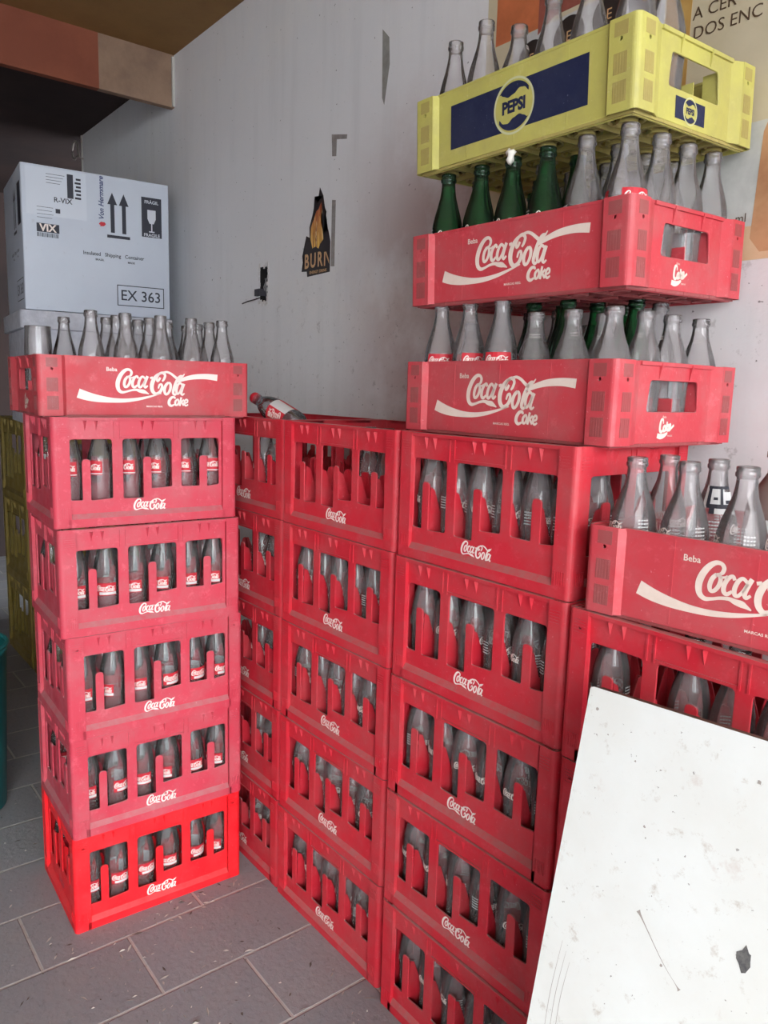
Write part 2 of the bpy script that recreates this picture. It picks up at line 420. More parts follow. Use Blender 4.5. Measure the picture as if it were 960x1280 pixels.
def tall_crate_shell(mat, name, holes=False, ribs='tri'):
    mb = MB()
    pl_, ps_ = face_panel(L, WL), face_panel(W, WS)
    faces = [(Matrix(), L, pl_, WL), (T(L, W, 0) @ RZ(pi), L, pl_, WL), (T(L, 0, 0) @ RZ(pi/2), W, ps_, WS), (T(0, W, 0) @ RZ(-pi/2), W, ps_, WS)]
    for M, ln, p, wins in faces:
        mb.add(p, M @ T(0, .0125, 0) @ FRONT)
        fn = lambda a, b, t, M=M: M @ Vector((t, a, b))
        # foot band with dusty sloping ledge, top rim
        mb.prism([(.0005,0),(.0005,.019),(.0092,.031),(.0125,.031),(.0125,0)], fn, .03, ln-.03)
        mb.prism([(.0015,CH-.007),(.0015,CH-.001),(.004,CH),(.0125,CH),(.0125,CH-.007)], fn, .03, ln-.03)
        # flush strips between the windows
        cuts = [(wins[i][1]*ln+.004, wins[i+1][0]*ln-.004) for i in range(len(wins)-1)]
        for a, b in cuts:
            for q in (a, b-.003):
                mb.prism([(.0065,.80*CH),(.0065,CH-.008),(.0095,CH-.008),(.0095,.80*CH)], fn, q, q+.003)
        # raised rim of the middle window
        if len(wins) == 3:
            a, b = wins[1][0]*ln-.003, wins[1][1]*ln+.003
            mb.prism([(.0065,.80*CH+.003),(.0065,.80*CH+.006),(.0095,.80*CH+.006),(.0095,.80*CH+.003)], fn, a, b)
        # pointed gussets under the rim
        for w in wins:
            c = (w[0]+w[1])/2*ln
            for dx in (-.012, .012):
                for q, wd in ((c+dx, .0045),):
                    P = [M @ Vector(v) for v in ((q-wd, .0092, CH-.008), (q+wd, .0092, CH-.008), (q, .0015, CH-.008), (q, .0092, CH-.034))]
                    V = [mb.bm.verts.new(v) for v in P]
                    for t in ((0,2,1),(0,3,2),(2,3,1),(0,1,3)): mb.bm.faces.new([V[k] for k in t])
        # corner posts: face plate of each arm with grip ribs
        aw = .0365
        for s0, s1 in ((.010, aw), (ln-aw, ln-.010)):
            lo = [[(s0,0),(s1,0),(s1,CH),(s0,CH)]]
            if holes:
                cx = (s0+s1)/2; lo.append([(cx+.0033*cos(t*pi/5), CH*.88+.0033*sin(t*pi/5)) for t in range(10)][::-1])
            pp = plate(lo, .003); mb.add(pp, M @ T(0, .0035, 0) @ FRONT); D.meshes.remove(pp)
            for k in range(5):
                q = s0+.005+k*.0045
                if q+.0018 < s1:
                    mb.box(M @ Vector((q, -.0006, .022)), M @ Vector((q+.0018, .001, .045)))
            for k in range(5):
                z = CH-.018-k*.005
                mb.box(M @ Vector((s0+.003, -.0005, z)), M @ Vector((s1-.003, .001, z+.0016)))
            e = s1 if s0 < ln/2 else s0
            mb.prism([(.0005,0),(.0005,CH),(.0125,CH),(.0125,0)], fn, min(e, e), e+.0012 if s0 > ln/2 else e+.0012)
        # rounded outside corner
        seg = 5; pr = [(.010-.010*sin(k*pi/2/seg), .010-.010*cos(k*pi/2/seg)) for k in range(seg+1)] + [(.003+.001,.010),(.006,.006),(.010,.004)]
        pr = [(.0105-.0105*cos(k*pi/2/seg), .0105-.0105*sin(k*pi/2/seg)) for k in range(seg+1)] + [(.0105,.003),(.006,.0045),(.0045,.006),(.003,.0105)]
        mb.prism(pr, lambda a, b, t, M=M: M @ Vector((a, b, t)), 0, CH)
    # floor of the crate
    mb.box((.008, .008, .002), (L-.008, W-.008, .0055))
    me = mb.mesh(name, mat)
    for p in me.polygons: p.use_smooth = False
    return me
def tall_crate_grid(mat, name):
    mb = MB()
    x0, x1, y0, y1 = .011, L-.011, .011, W-.011; nx, ny = 6, 4
    px, py = (L-.03)/6, (W-.03)/4; t = .0008
    def comb(n, p, lo, hi, fn):
        prof = [(lo, .006)]; top = []
        for i in range(n+1):
            c = .015+i*p
            if i in (0, n): top.append((min(max(c, lo), hi), .58*CH))
            else: top.append((c-.006, .56*CH)); top.append((c+.006, .56*CH))
            if i < n: top.append((c+(.010 if i == 0 else .009), .555*CH)); top.append((c+p*.38, .36*CH)); top.append((c+p*.62, .36*CH)); top.append((c+p-.009, .555*CH))
        prof = [(lo, .006), (hi, .006)] + top[::-1]
        mb.prism(prof, fn, -t, t)
    for i in range(1, nx):
        xc = .015+i*px; comb(ny, py, y0, y1, lambda a, b, q, xc=xc: Vector((xc+q, a, b)))
    for j in range(1, ny):
        yc = .015+j*py; comb(nx, px, x0, x1, lambda a, b, q, yc=yc: Vector((a, yc+q, b)))
    return mb.mesh(name, mat)
small = small_script(.076)
small_s = small_script(.050)
TALL = {}
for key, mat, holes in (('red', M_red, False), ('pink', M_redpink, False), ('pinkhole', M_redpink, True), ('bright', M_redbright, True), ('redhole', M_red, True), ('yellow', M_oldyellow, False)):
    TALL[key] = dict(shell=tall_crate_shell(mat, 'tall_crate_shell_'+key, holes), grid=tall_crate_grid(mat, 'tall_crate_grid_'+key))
logo_front = on_face(small, M_white, T(.5*L, .0080, .175*CH) @ FRONT, 'script_logo')
logo_side = on_face(small_s, M_redpink, T(L, 0, 0) @ RZ(pi/2) @ T(.5*W, .0080, .19*CH) @ FRONT, 'moulded_side_logo')
logo_side2 = on_face(small_s, M_redpink, T(0, W, 0) @ RZ(-pi/2) @ T(.5*W, .0080, .19*CH) @ FRONT, 'moulded_side_logo')

CR = {}
ordn = ['topmost', 'second from the top', 'third from the top', 'fourth from the top', 'bottom']
def tall_crate(key, code, x, y, z, rz, label, group):
    t = thing('tall_bottle_crate', label, 'crate', (x, y, z), rz, group)
    obj('crate_shell', TALL[key]['shell'], t); obj('divider_grid', TALL[key]['grid'], t)
    if key != 'yellow':
        obj('script_logo', logo_front, t, label='white printed script logo')
        obj('side_logo', logo_side2 if code[0] == 'L' else logo_side, t)
    CR[code] = (x, y, z, rz)
    return t

Lp = [(-1.756,.467,.062),(-1.737,.468,.053),(-1.737,.477,.039),(-1.739,.479,.030),(-1.747,.478,.038)]
Lkey = ['pink','pink','pinkhole','pink','bright']
Llab = ['faded red tall bottle crate directly under the low crate in the left stack',
        'faded red tall bottle crate, second tall one down in the left stack',
        'faded red tall crate with small screw holes, middle of the left stack',
        'faded red tall crate resting on the bright red bottom crate, left stack',
        'bright red tall bottle crate standing on the floor under the left stack']
for i, (x, y, a) in enumerate(Lp):
    tall_crate(Lkey[i], 'L%d' % (i+1), x, y, (4-i)*H, pi/2-a, Llab[i], 'tall red crates of the left stack')
A = [(-1.618,.962,.012),(-1.619,.961,.007),(-1.618,.959,.004),(-1.617,.955,.010),(-1.618,.952,.010)]
for i, (x, y, a) in enumerate(A):
    lab = ['nearly empty open red crate topping the stack left of the two tall low-crate piles',
           'second red crate from the top in the middle stack behind the grey floor',
           'third red crate from the top in the middle stack, third from the bottom too',
           'fourth red crate from the top in the middle stack, one above the floor crate',
           'bottom red crate of the middle stack, standing on the floor with a scraped corner'][i]
    tall_crate('red', 'A%d' % (i+1), x, y, (4-i)*H, a, lab, 'tall red crates of the middle stack')
for i, (x, y, a) in enumerate(A):
    tall_crate('red', 'Z%d' % (i+1), x-.4345, y+.002, (4-i)*H, a*.5,
               'red crate half hidden behind the left stack, %s of its own stack' % ordn[i], 'tall red crates half hidden behind the left stack')
B = [(-1.178,.964,.011),(-1.175,.957,.013),(-1.171,.951,.013),(-1.166,.946,.015),(-1.160,.941,.012)]
for i, (x, y, a) in enumerate(B):
    lab = ['red crate carrying the pile of low crates, topmost of the right centre stack',
           'second red crate from the top under the tower of low crates',
           'third red crate from the top under the tower of low crates',
           'fourth red crate from the top under the tower of low crates',
           'bottom red crate on the floor under the tower of low crates'][i]
    tall_crate('red', 'B%d' % (i+1), x, y, (4-i)*H, a, lab, 'tall red crates under the low crate tower')
Cc = [(-.737,.956,0),(-.733,.953,0),(-.729,.950,0),(-.722,.947,0)]
for i, (x, y, a) in enumerate(Cc):
    lab = ['red crate with windows showing above the leaning white board',
           'red crate behind the white board, second below the low crate',
           'red crate behind the white board, third below the low crate',
           'red crate on the floor behind the leaning white board'][i]
    tall_crate('redhole', 'C%d' % (i+1), x, y, (3-i)*H, a, lab, 'tall red crates behind the white board')

# ------------------------------------------------------------------ low crates
l, w, h = .497, .356, .1325
M_padr = crate_mat('worn_grip_pad_red', (150, 66, 68), dust=(140, 104, 100), dustamt=.8, wear=.3)
M_pady = crate_mat('worn_grip_pad_yellow', (168, 154, 88), dust=(136, 120, 84), dustamt=.8, wear=.2)
def low_shell(mat, name):
    mb = MB()
    for M, ln, short in ((Matrix(), l, 0), (T(l, w, 0) @ RZ(pi), l, 0), (T(l, 0, 0) @ RZ(pi/2), w, 1), (T(0, w, 0) @ RZ(-pi/2), w, 1)):
        fn = lambda a, b, t, M=M: M @ Vector((t, a, b))
        pw = .050 if not short else .046
        rec = .009; ch = .010 if not short else .026
        # recessed panel
        lo = [[(pw+ch-.002,.002),(ln-pw-ch+.002,.002),(ln-pw-ch+.002,h),(pw+ch-.002,h)]]
        if short:
            lo.append(rounded([(.275*ln,.40*h),(.70*ln,.40*h),(.685*ln,.78*h),(.295*ln,.78*h)], .006, 3)[::-1])
        p = plate(lo, .0035, .0008); mb.add(p, M @ T(0, rec+.0035, 0) @ FRONT)
        if not short:
            for u in (.27, .5, .73): mb.box(M @ Vector((u*ln-.0012, rec-.0004, .006)), M @ Vector((u*ln+.0012, rec+.001, h-.006)))
        if short:   # hand hold surround and ribs over it
            for u in (.36, .61): mb.prism([(rec,.80*h),(rec,.985*h),(rec-.006,.985*h),(rec-.001,.80*h)], fn, u*ln-.0015, u*ln+.0015)
            mb.prism([(rec-.004,h),(rec-.004,h-.006),(rec+.004,h-.006),(rec+.004,h)], fn, pw+ch, ln-pw-ch)
            mb.prism([(rec+.0035,.37*h),(rec+.03,.37*h),(rec+.03,.40*h),(rec+.0035,.40*h)], fn, .27*ln, .70*ln)
            for u in (.27, .70): mb.prism([(rec+.0035,.37*h),(rec+.0035,.80*h),(rec+.03,.80*h),(rec+.03,.37*h)], fn, u*ln-.001, u*ln+.001)
        # chamfers beside the posts
        for a, b in ((pw, pw+ch), (ln-pw, ln-pw-ch)):
            pts = [(a, 0.0), (b, rec), (b, rec+.003), (a, .003)]
            mb.prism(pts, lambda p_, q_, t, M=M: M @ Vector((p_, q_, t)), .001, h-.0005)
        # posts: plates with a screw hole
        for s0, s1, hx in ((.010, pw+.001, .030), (ln-pw-.001, ln-.010, ln-.030)):
            lo = [[(s0,0),(s1,0),(s1,h),(s0,h)], [(hx+.0032*cos(t*pi/5), h*.77+.0032*sin(t*pi/5)) for t in range(10)][::-1]]
            p = plate(lo, .003); mb.add(p, M @ T(0, .003, 0) @ FRONT); D.meshes.remove(p)
            mb.mi = 1
            for zz in (.10, .40, .80):
                pa = s0+.008 if s0 < ln/2 else s1-.008-.024
                mb.box(M @ Vector((pa, -.0003, zz*h)), M @ Vector((pa+.024, .001, zz*h+(.030 if zz < .7 else .020))))
                for k in range(0 if zz > .7 else 5):
                    q = pa+.001+k*.0049
                    mb.box(M @ Vector((q, -.0006, zz*h)), M @ Vector((q+.0014, .001, zz*h+.028)))
            mb.mi = 0
        seg = 5
        pr = [(.0105-.0105*cos(k*pi/2/seg), .0105-.0105*sin(k*pi/2/seg)) for k in range(seg+1)] + [(.0105,.003),(.006,.0045),(.0045,.006),(.003,.0105)]
        mb.prism(pr, lambda a, b, t, M=M: M @ Vector((a, b, t)), 0, h)
        # bottom lip set in, top rim
        mb.prism([(.014,-.004),(.014,.004),(.018,.004),(.018,-.004)], fn, .014, ln-.014)
        mb.prism([(rec-.001,h-.004),(rec-.001,h+.0005),(rec+.006,h+.0005),(rec+.006,h-.004)], fn, pw+ch-.004, ln-pw-ch+.004)
        mb.prism([(0.012,0),(.012,h-.002),(.0135,h-.002),(.0135,0)], fn, .012, .06); mb.prism([(0.012,0),(.012,h-.002),(.0135,h-.002),(.0135,0)], fn, ln-.06, ln-.012)
    return mb.mesh(name, [mat, M_pady if mat is M_yellow else M_padr])
def low_base(mat, name):
    """open grid floor: bars and a ring under every bottle"""
    mb = MB(); px, py = (l-.016)/6, (w-.016)/4
    for i in range(7): x = .008+i*px; x = min(max(x, .012), l-.012); mb.box((x-.0015, .01, -.003), (x+.0015, w-.01, .006))
    for j in range(5): y = .008+j*py; y = min(max(y, .012), w-.012); mb.box((.01, y-.0015, -.003), (l-.01, y+.0015, .006))
    for i in range(6):
        for j in range(4):
            c = (.008+(i+.5)*px, .008+(j+.5)*py)
            mb.lathe([(.030,.0),(.030,.006),(.026,.006),(.026,0),(.030,0)], 14, c)
            mb.lathe([(.017,-.004),(.017,.004),(.014,.004),(.014,-.004),(.017,-.004)], 12, c)
            mb.box((c[0]-.03, c[1]-.0012, 0), (c[0]+.03, c[1]+.0012, .004)); mb.box((c[0]-.0012, c[1]-.03, 0), (c[0]+.0012, c[1]+.03, .004))
    return mb.mesh(name, mat)
def low_grid(mat, name):
    mb = MB(); px, py = (l-.016)/6, (w-.016)/4
    for i in range(1, 6): x = .008+i*px; mb.box((x-.001, .014, .006), (x+.001, w-.014, .075))
    for j in range(1, 4): y = .008+j*py; mb.box((.014, y-.001, .006), (l-.014, y+.001, .075))
    return mb.mesh(name, mat)
LOW = {}
for key, mat in (('red', M_redlow), ('yellow', M_yellow)):
    LOW[key] = (low_shell(mat, 'low_shell_'+key), low_base(M_pady if key == 'yellow' else M_padr, 'low_base_'+key), low_grid(mat, 'low_grid_'+key))
bl = big_logo(.331/900.0)
big_front = on_face(bl, M_offwhite, T(.505*l, .0085, .50*h) @ FRONT, 'script_logo_with_ribbon')
big_front2 = on_face(bl, M_white, T(.505*l, .0085, .50*h) @ FRONT, 'bright_script_logo_with_ribbon')
ce = coke_emblem(.00042)
emb_side = on_face(ce, M_offwhite, T(l, 0, 0) @ RZ(pi/2) @ T(.44*w, .0085, .20*h) @ FRONT, 'short_side_emblem')
emb_side2 = on_face(ce, M_offwhite, T(0, w, 0) @ RZ(-pi/2) @ T(.5*w, .0085, .20*h) @ FRONT, 'short_side_emblem')

def round_emblem(R_, rectw, recth):
    """blue field with a round yellow emblem carrying two waves and the word; returns blue mesh, ring mesh"""
    mb = MB()
    n = 24; a0 = math.asin(min(1, recth/2/R_))
    for sgn in (-1, 1):
        arc = [(sgn*R_*cos(a), R_*sin(a)) for a in [a0-2*a0*k/n for k in range(n+1)]]
        pts = [(sgn*rectw/2, recth/2)] + arc + [(sgn*rectw/2, -recth/2)]
        # triangulated fan strips between arc and outer edge
        for k in range(n):
            za, zb = arc[k][1], arc[k+1][1]
            mb.quad([(arc[k][0], za, 0), (arc[k+1][0], zb, 0), (sgn*rectw/2, zb, 0), (sgn*rectw/2, za, 0)])
    r = R_*.90
    # waves: region between circle r and a sine line
    for sgn in (1, -1):
        top = []; bot = []
        for k in range(21):
            t = -1+2*k/20; x = t*r*.80
            yc = math.sqrt(max(r*r-x*x, 0))*.94
            XS = [-1, -.72, -.40, 0, .40, .72, 1]; YS = [.62, .48, .38, .46, .63, .60, .40]
            q_ = min(int(sum(1 for v_ in XS if t >= v_))-1, 5); f_ = (t-XS[q_])/(XS[q_+1]-XS[q_]); f_ = f_*f_*(3-2*f_)
            yl = r*(YS[q_]*(1-f_)+YS[q_+1]*f_)
            yl = min(yl, yc)
            top.append((sgn*x, sgn*yc)); bot.append((sgn*x, sgn*yl))
        for k in range(20): 
            if abs(top[k][1]-bot[k][1])+abs(top[k+1][1]-bot[k+1][1]) > 1e-5:
                mb.quad([(*top[k], 0), (*top[k+1], 0), (*bot[k+1], 0), (*bot[k], 0)])
    mb.add(text_mesh('PEPSI', r*.66, bold=r*.030, sx=.92, space=.96), T(0, -r*.02, 0))
    blue = D.meshes.new('b'); mb.bm.to_mesh(blue); mb.bm.free()
    mb = MB(); n = 48
    for k in range(n):
        a, b = 2*pi*k/n, 2*pi*(k+1)/n
        mb.quad([(R_*cos(a), R_*sin(a), 0), (R_*cos(b), R_*sin(b), 0), (.92*R_*cos(b), .92*R_*sin(b), 0), (.92*R_*cos(a), .92*R_*sin(a), 0)])
    ring = D.meshes.new('r'); mb.bm.to_mesh(ring); mb.bm.free()
    return blue, ring
pb, pr_ = round_emblem(.046, .311, .077)
pbs, prs = round_emblem(.021, .088, .033)
Fp = T(.5*l, .0085, .50*h) @ FRONT; Sp = T(l, 0, 0) @ RZ(pi/2) @ T(.46*w, .0085, .20*h) @ FRONT
pep = [on_face(pb, M_blue, Fp, 'blue_field_logo'), on_face(pr_, M_pale, Fp, 'pale_ring'), on_face(pbs, M_blue, Sp, 'small_blue_field_logo'), on_face(prs, M_pale, Sp, 'small_pale_ring')]

def low_crate(code, x, y, z, rot, label, key='red', group='low red crates'):
    t = thing('low_bottle_crate', label, 'crate', (x, y, z), 0, group if key == 'red' else None)
    t.rotation_euler = rot
    s, b, g = LOW[key]
    obj('crate_shell', s, t); obj('crate_base', b, t); obj('divider_grid', g, t)
    if key == 'yellow':
        lg = obj('front_logo', pep[0], t, label='blue printed panel with round emblem'); obj('emblem_ring', pep[1], lg)
        lg = obj('side_logo', pep[2], t); obj('emblem_ring', pep[3], lg)
    else:
        obj('front_logo', big_front2 if code == 'L0' else big_front, t, label='white printed script logo with ribbon')
        obj('side_logo', emb_side2 if code == 'L0' else emb_side, t)
    CR[code] = (x, y, z, rot); return t
low_crate('L0', -1.797, .455, 5*H, (0, 0, 1.515), 'low red crate with bright white script logo on top of the left stack')
low_crate('R3', -1.210, 1.001, 5*H+.001, (0, 0, .001), 'low red crate at the foot of the tower, standing on the tall red crates')
low_crate('R2', -1.223, 1.019, 1.478, (.031, -.003, .028), 'low red crate balanced on bottle tops directly below the yellow crate')
low_crate('P', -1.238, 1.032, 1.732, (.034, -.010, .013), 'dirty yellow low crate with blue panel on top of the tower', 'yellow')
low_crate('LC', -.712, .957, 4*H+.001, (0, 0, .085), 'low red crate at the right edge above the white board')

# ------------------------------------------------------------------ bottles
KS = [(.0, .0),(.024,.0),(.0285,.003),(.0300,.010),(.0300,.030),(.0286,.055),(.0290,.080),(.0302,.100),(.0302,.122),(.0285,.140),(.0245,.158),(.0195,.175),(.0160,.190),(.0138,.203),(.0130,.214),(.0130,.217),(.0150,.219),(.0152,.2235),(.0138,.226),(.0145,.228),(.0143,.2315),(.0125,.2325),(.0105,.231),(.0105,.215)]
def bottle_mesh(name, mat, hs=1.0, rs=1.0, seg=20):
    mb = MB(); mb.lathe([(r*(rs if r > .016 else (1+(rs-1)*.4)), z*hs) for r, z in KS], seg)
    return mb.mesh(name, mat, normals=True)
def rad_at(z, hs, rs):
    for i in range(len(KS)-1):
        z0, z1 = KS[i][1]*hs, KS[i+1][1]*hs
        if z0 <= z <= z1 and z1 > z0:
            r = KS[i][0]+(KS[i+1][0]-KS[i][0])*(z-z0)/(z1-z0); return r*rs
    return .03*rs
wordflat = ribbons(flip(script_strokes(), 478, 133, .042/446, 1.3), 3)
def wrap(me, zc, hs, rs, ang, off=.0010):
    m2 = me.copy()
    for v in m2.vertices:
        z = zc+v.co.y; r = rad_at(z, hs, rs)+off; a = ang+v.co.x/(.030*rs)
        v.co = (r*cos(a), r*sin(a), z)
    return m2
def label_mesh(name, z0, z1, hs=1., rs=1., band=True, stripe=False):
    mb = MB(); sg = 24
    if band:
        for k in range(sg):
            a, b = 2*pi*k/sg, 2*pi*(k+1)/sg
            mb.mi = 1 if k in (9, 10, 11) else 0
            if k in (5, 6, 7, 8, 12, 20, 21, 22): continue
            q = []
            zs = [z0, (z0+z1)/2, z1]
            for i in (0, 1):
                za, zb = zs[i], zs[i+1]; ra, rb = rad_at(za, hs, rs)+.0006, rad_at(zb, hs, rs)+.0006
                mb.quad([(ra*cos(a), ra*sin(a), za), (ra*cos(b), ra*sin(b), za), (rb*cos(b), rb*sin(b), zb), (rb*cos(a), rb*sin(a), zb)])
        mb.mi = 2
        zc = (z0+z1)/2
        for ang in (0.5, 4.1): mb.add(wrap(wordflat, zc+.002, hs, rs, ang), Matrix())
        mb.mi = 1
        for k in range(sg):
            a, b = 2*pi*k/sg, 2*pi*(k+1)/sg; r = rad_at(z0, hs, rs)+.001
            if k in (0,1,2,3,4,14,15,16,17,18): mb.quad([(r*cos(a), r*sin(a), z0+.002), (r*cos(b), r*sin(b), z0+.002), (r*cos(b), r*sin(b), z0+(.009 if stripe else .0042)), (r*cos(a), r*sin(a), z0+(.009 if stripe else .0042))])
        mb.mi = 3
        for k in range(8):   # printed bars on the pale patch
            a = 2*pi*9.2/sg+k*.075; r = rad_at(zc, hs, rs)+.0012; 
            mb.quad([(r*cos(a), r*sin(a), z0+.004), (r*cos(a+.035), r*sin(a+.035), z0+.004), (r*cos(a+.035), r*sin(a+.035), z1-.004), (r*cos(a), r*sin(a), z1-.004)])
    else:
        mb.mi = 2; zc = (z0+z1)/2
        for ang in (0.3, 3.4): mb.add(wrap(wordflat, zc, hs, rs, ang), Matrix())
        mb.mi = 1
        for ang in (1.6, 5.0):
            for k in range(5):
                z = zc-.010+k*.005
                for q in range(4):
                    a = ang+q*.12; r = rad_at(z, hs, rs)+.001
                    mb.quad([(r*cos(a), r*sin(a), z), (r*cos(a+.09), r*sin(a+.09), z), (r*cos(a+.09), r*sin(a+.09), z+.002), (r*cos(a), r*sin(a), z+.002)])
    me = mb.mesh(name, [M_label, M_barcode, M_white, M_black], normals=False)
    return me
def neck_mesh(name, z, hs, rs):
    mb = MB()
    for k in range(9):
        for dz in (0, .004):
            a = .8+k*.11; r = rad_at(z+dz, hs, rs)+.0008
            mb.quad([(r*cos(a), r*sin(a), z+dz), (r*cos(a+.075), r*sin(a+.075), z+dz), (r*cos(a+.075), r*sin(a+.075), z+dz+.0018), (r*cos(a), r*sin(a), z+dz+.0018)])
    return mb.mesh(name, M_white, normals=False)
BT = {
 # kind: (glass mesh, label mesh, height)
 'ks_top': (bottle_mesh('soda_bottle_glass', M_clear2), label_mesh('wide_label', .108, .140), None),
 'ks_mid': (bottle_mesh('soda_bottle_glass_b', M_clear2), label_mesh('low_label', .076, .106, stripe=True), None),
 'ks_plain': (bottle_mesh('soda_bottle_glass_c', M_clear), label_mesh('printed_mark', .095, .125, band=False), None),
 'tall_clear': (bottle_mesh('tall_clear_glass', M_clear, 1.043, 1.08), label_mesh('printed_mark_b', .105, .135, 1.043, 1.08, band=False), None),
 'tall_red': (bottle_mesh('tall_red_label_glass', M_clear, 1.043, 1.08), label_mesh('shoulder_label', .112, .142, 1.043, 1.08), None),
 'tall_green': (bottle_mesh('tall_green_glass', M_green, 1.043, 1.04), label_mesh('printed_mark_c', .112, .138, 1.043, 1.04, band=False), None),
 'short_clear': (bottle_mesh('short_clear_glass', M_clear, .90, 1.08), neck_mesh('neck_print', .168, .90, 1.08), None),
 'fat_clear': (bottle_mesh('wide_clear_glass', M_clear, .985, 1.13), label_mesh('printed_mark_d', .115, .140, .985, 1.13, band=False), None),
}
nb = [0]
def bottle(kind, code, i, j, label, group, low=False, tilt=None, spin=None, zoff=0.0, name='glass_bottle'):
    x, y, z, r = CR[code]
    if low:
        px, py = (l-.016)/6, (w-.016)/4; u, v = .008+(i+.5)*px, .008+(j+.5)*py
        M = T(x, y, z) @ Matrix.Rotation(r[2], 4, 'Z') @ Matrix.Rotation(r[1], 4, 'Y') @ Matrix.Rotation(r[0], 4, 'X')
        z0 = .0065
    else:
        px, py = (L-.03)/6, (W-.03)/4; u, v = .015+(i+.5)*px, .015+(j+.5)*py
        M = T(x, y, z) @ RZ(r); z0 = .0058
    u += random.uniform(-.0016, .0016); v += random.uniform(-.0016, .0016)
    p = M @ Vector((u, v, z0+zoff))
    g, lb, _ = BT[kind]
    o = thing(name, label, 'bottle', p, random.uniform(0, 6.28) if spin is None else spin, group, me=g)
    o.rotation_euler = (random.uniform(-.012, .012), random.uniform(-.012, .012), o.rotation_euler[2])
    if lb is not None: obj('printed_label', lb, o)
    nb[0] += 1; return o
nth = ['first', 'second', 'third', 'fourth', 'fifth', 'sixth']
lev = ['top', 'second', 'third', 'fourth', 'bottom']
# left stack
for k in range(5):
    code = 'L%d' % (k+1); kind = 'ks_top' if k == 0 else 'ks_mid'
    grp = 'bottles in the %s tall crate of the left stack' % lev[k]
    for i in range(6):
        lk = 'clear soda bottle with red label' if k == 0 else 'slim clear bottle with low red label'
        bottle(kind, code, i, 0, '%s, %s from left, %s tall crate, left stack' % (lk, nth[i], lev[k]), grp, spin=-.83+random.uniform(-.75, .75))
        if not (k == 0 and i in (1, 4)):
            bottle(kind, code, i, 1, 'clear bottle behind %s front bottle, %s tall crate, left stack' % (nth[i], lev[k]), grp)
    bottle(kind, code, 0, 3, 'clear bottle at the shaded back corner, %s tall crate, left stack' % lev[k], grp)
for k in range(1, 5):
    for i in range(6):
        bottle('ks_plain', 'A%d' % (k+1), i, 0, 'dusty clear bottle in %s slot from left, %s crate, middle stack' % (nth[i], lev[k]), 'bottles in the %s crate of the middle stack' % lev[k])
for n_, (i, j) in enumerate(((2, 1), (3, 1), (3, 2))):
    bottle('ks_plain', 'A1', i, j, ['clear bottle behind the middle window left side, nearly empty crate', 'clear bottle behind the middle window centre, nearly empty crate', 'rearmost clear bottle behind the middle window, nearly empty crate'][n_], 'bottles in the nearly empty crate')
for k in range(5):
    for i in (3, 4, 5):
        bottle('ks_plain', 'Z%d' % (k+1), i, 0, 'dusty bottle in %s slot, %s crate of the half hidden stack' % (nth[i], lev[k]), 'bottles in the half hidden stack')
for k in range(5):
    for i in range(6):
        bottle('ks_plain', 'B%d' % (k+1), i, 0, 'dusty bottle, %s slot from left, %s crate under the low crate tower' % (nth[i], lev[k]), 'bottles in the %s crate under the tower' % lev[k])
        if k < 4: bottle('ks_plain', 'B%d' % (k+1), i, 1, 'clear bottle behind %s front bottle, %s crate under the low crate tower' % (nth[i], lev[k]), 'bottles in the %s crate under the tower' % lev[k])
for i in range(6):
    if i != 1: bottle('ks_plain', 'C1', i, 0, 'dusty clear bottle, %s slot from left, crate above the white board' % nth[i], 'bottles in the crate above the white board')
# low crate on the left stack
rown = ['front row', 'second row', 'third row', 'back row']
for j, cols in ((0, (0.35, 1, 2, 3, 4, 5)), (1, (2, 3, 5)), (2, (2, 3, 4, 5)), (3, (1, 3, 4, 5))):
    for i in cols:
        if i == .35: continue
        bottle('ks_plain', 'L0', i, j, 'clear bottle, %s from left, %s, low crate on left stack' % (nth[int(i)], rown[j]), 'bottles in the low crate of the left stack', low=True, zoff=-.002)
# tumbler-like squat jar
x, y, z, r = CR['L0']; P_ = T(x, y, z) @ RZ(r[2]) @ Vector((.048, .2205, .0065))
mb = MB(); mb.lathe([(0,0),(.030,0),(.032,.004),(.0325,.09),(.031,.15),(.029,.19),(.030,.196),(.029,.198),(.027,.196),(.029,.15),(.030,.01)], 22)
jar = thing('glass_jar', 'squat straight-sided clear glass jar at the left end of the low crate', 'jar', P_, 0, None, me=mb.mesh('jar', M_clear))
mb = MB()
for k in range(10):
    a, b = -2+.16*k, -2+.16*(k+1); mb.quad([(.0330*cos(a), .0330*sin(a), .10), (.0330*cos(b), .0330*sin(b), .10), (.0327*cos(b), .0327*sin(b), .128), (.0327*cos(a), .0327*sin(a), .128)])
obj('paper_label', mb.mesh('jar_label', M_barcode, normals=False), jar)
# tower, lowest crate: tall bottles carry the next crate, short ones between
def grid_fill(code, table, crate, grp):
    for j, row in enumerate(table):
        for i, k in enumerate(row):
            if k == '.': continue
            kind, word = {'T': ('tall_clear', 'tall clear bottle'), 'R': ('tall_red', 'tall clear bottle with red label'), 'G': ('tall_green', 'green glass bottle'), 's': ('short_clear', 'short clear bottle'), 'k': ('ks_plain', 'clear bottle')}[k]
            bottle(kind, code, i, j, '%s, %s from left, %s, %s' % (word, nth[i], rown[j], crate), grp, low=True, spin=(-1.2+random.uniform(-.3, .3)) if k in 'RTG' else None)
grid_fill('R3', ['RRRsss', 'sTGGss', 'TsGGGs', 'TTsGTs'], 'bottom low crate of tower', 'bottles in the lowest low crate of the tower')
grid_fill('R2', ['GGGGTR', 'TTTGTT', 'TTTTTT', 'GTTTTT'], 'low crate under yellow crate', 'bottles in the low crate under the yellow crate')
grid_fill('P', ['kTskTT', '.....T', '......', '......'], 'yellow crate', 'bottles in the yellow crate')
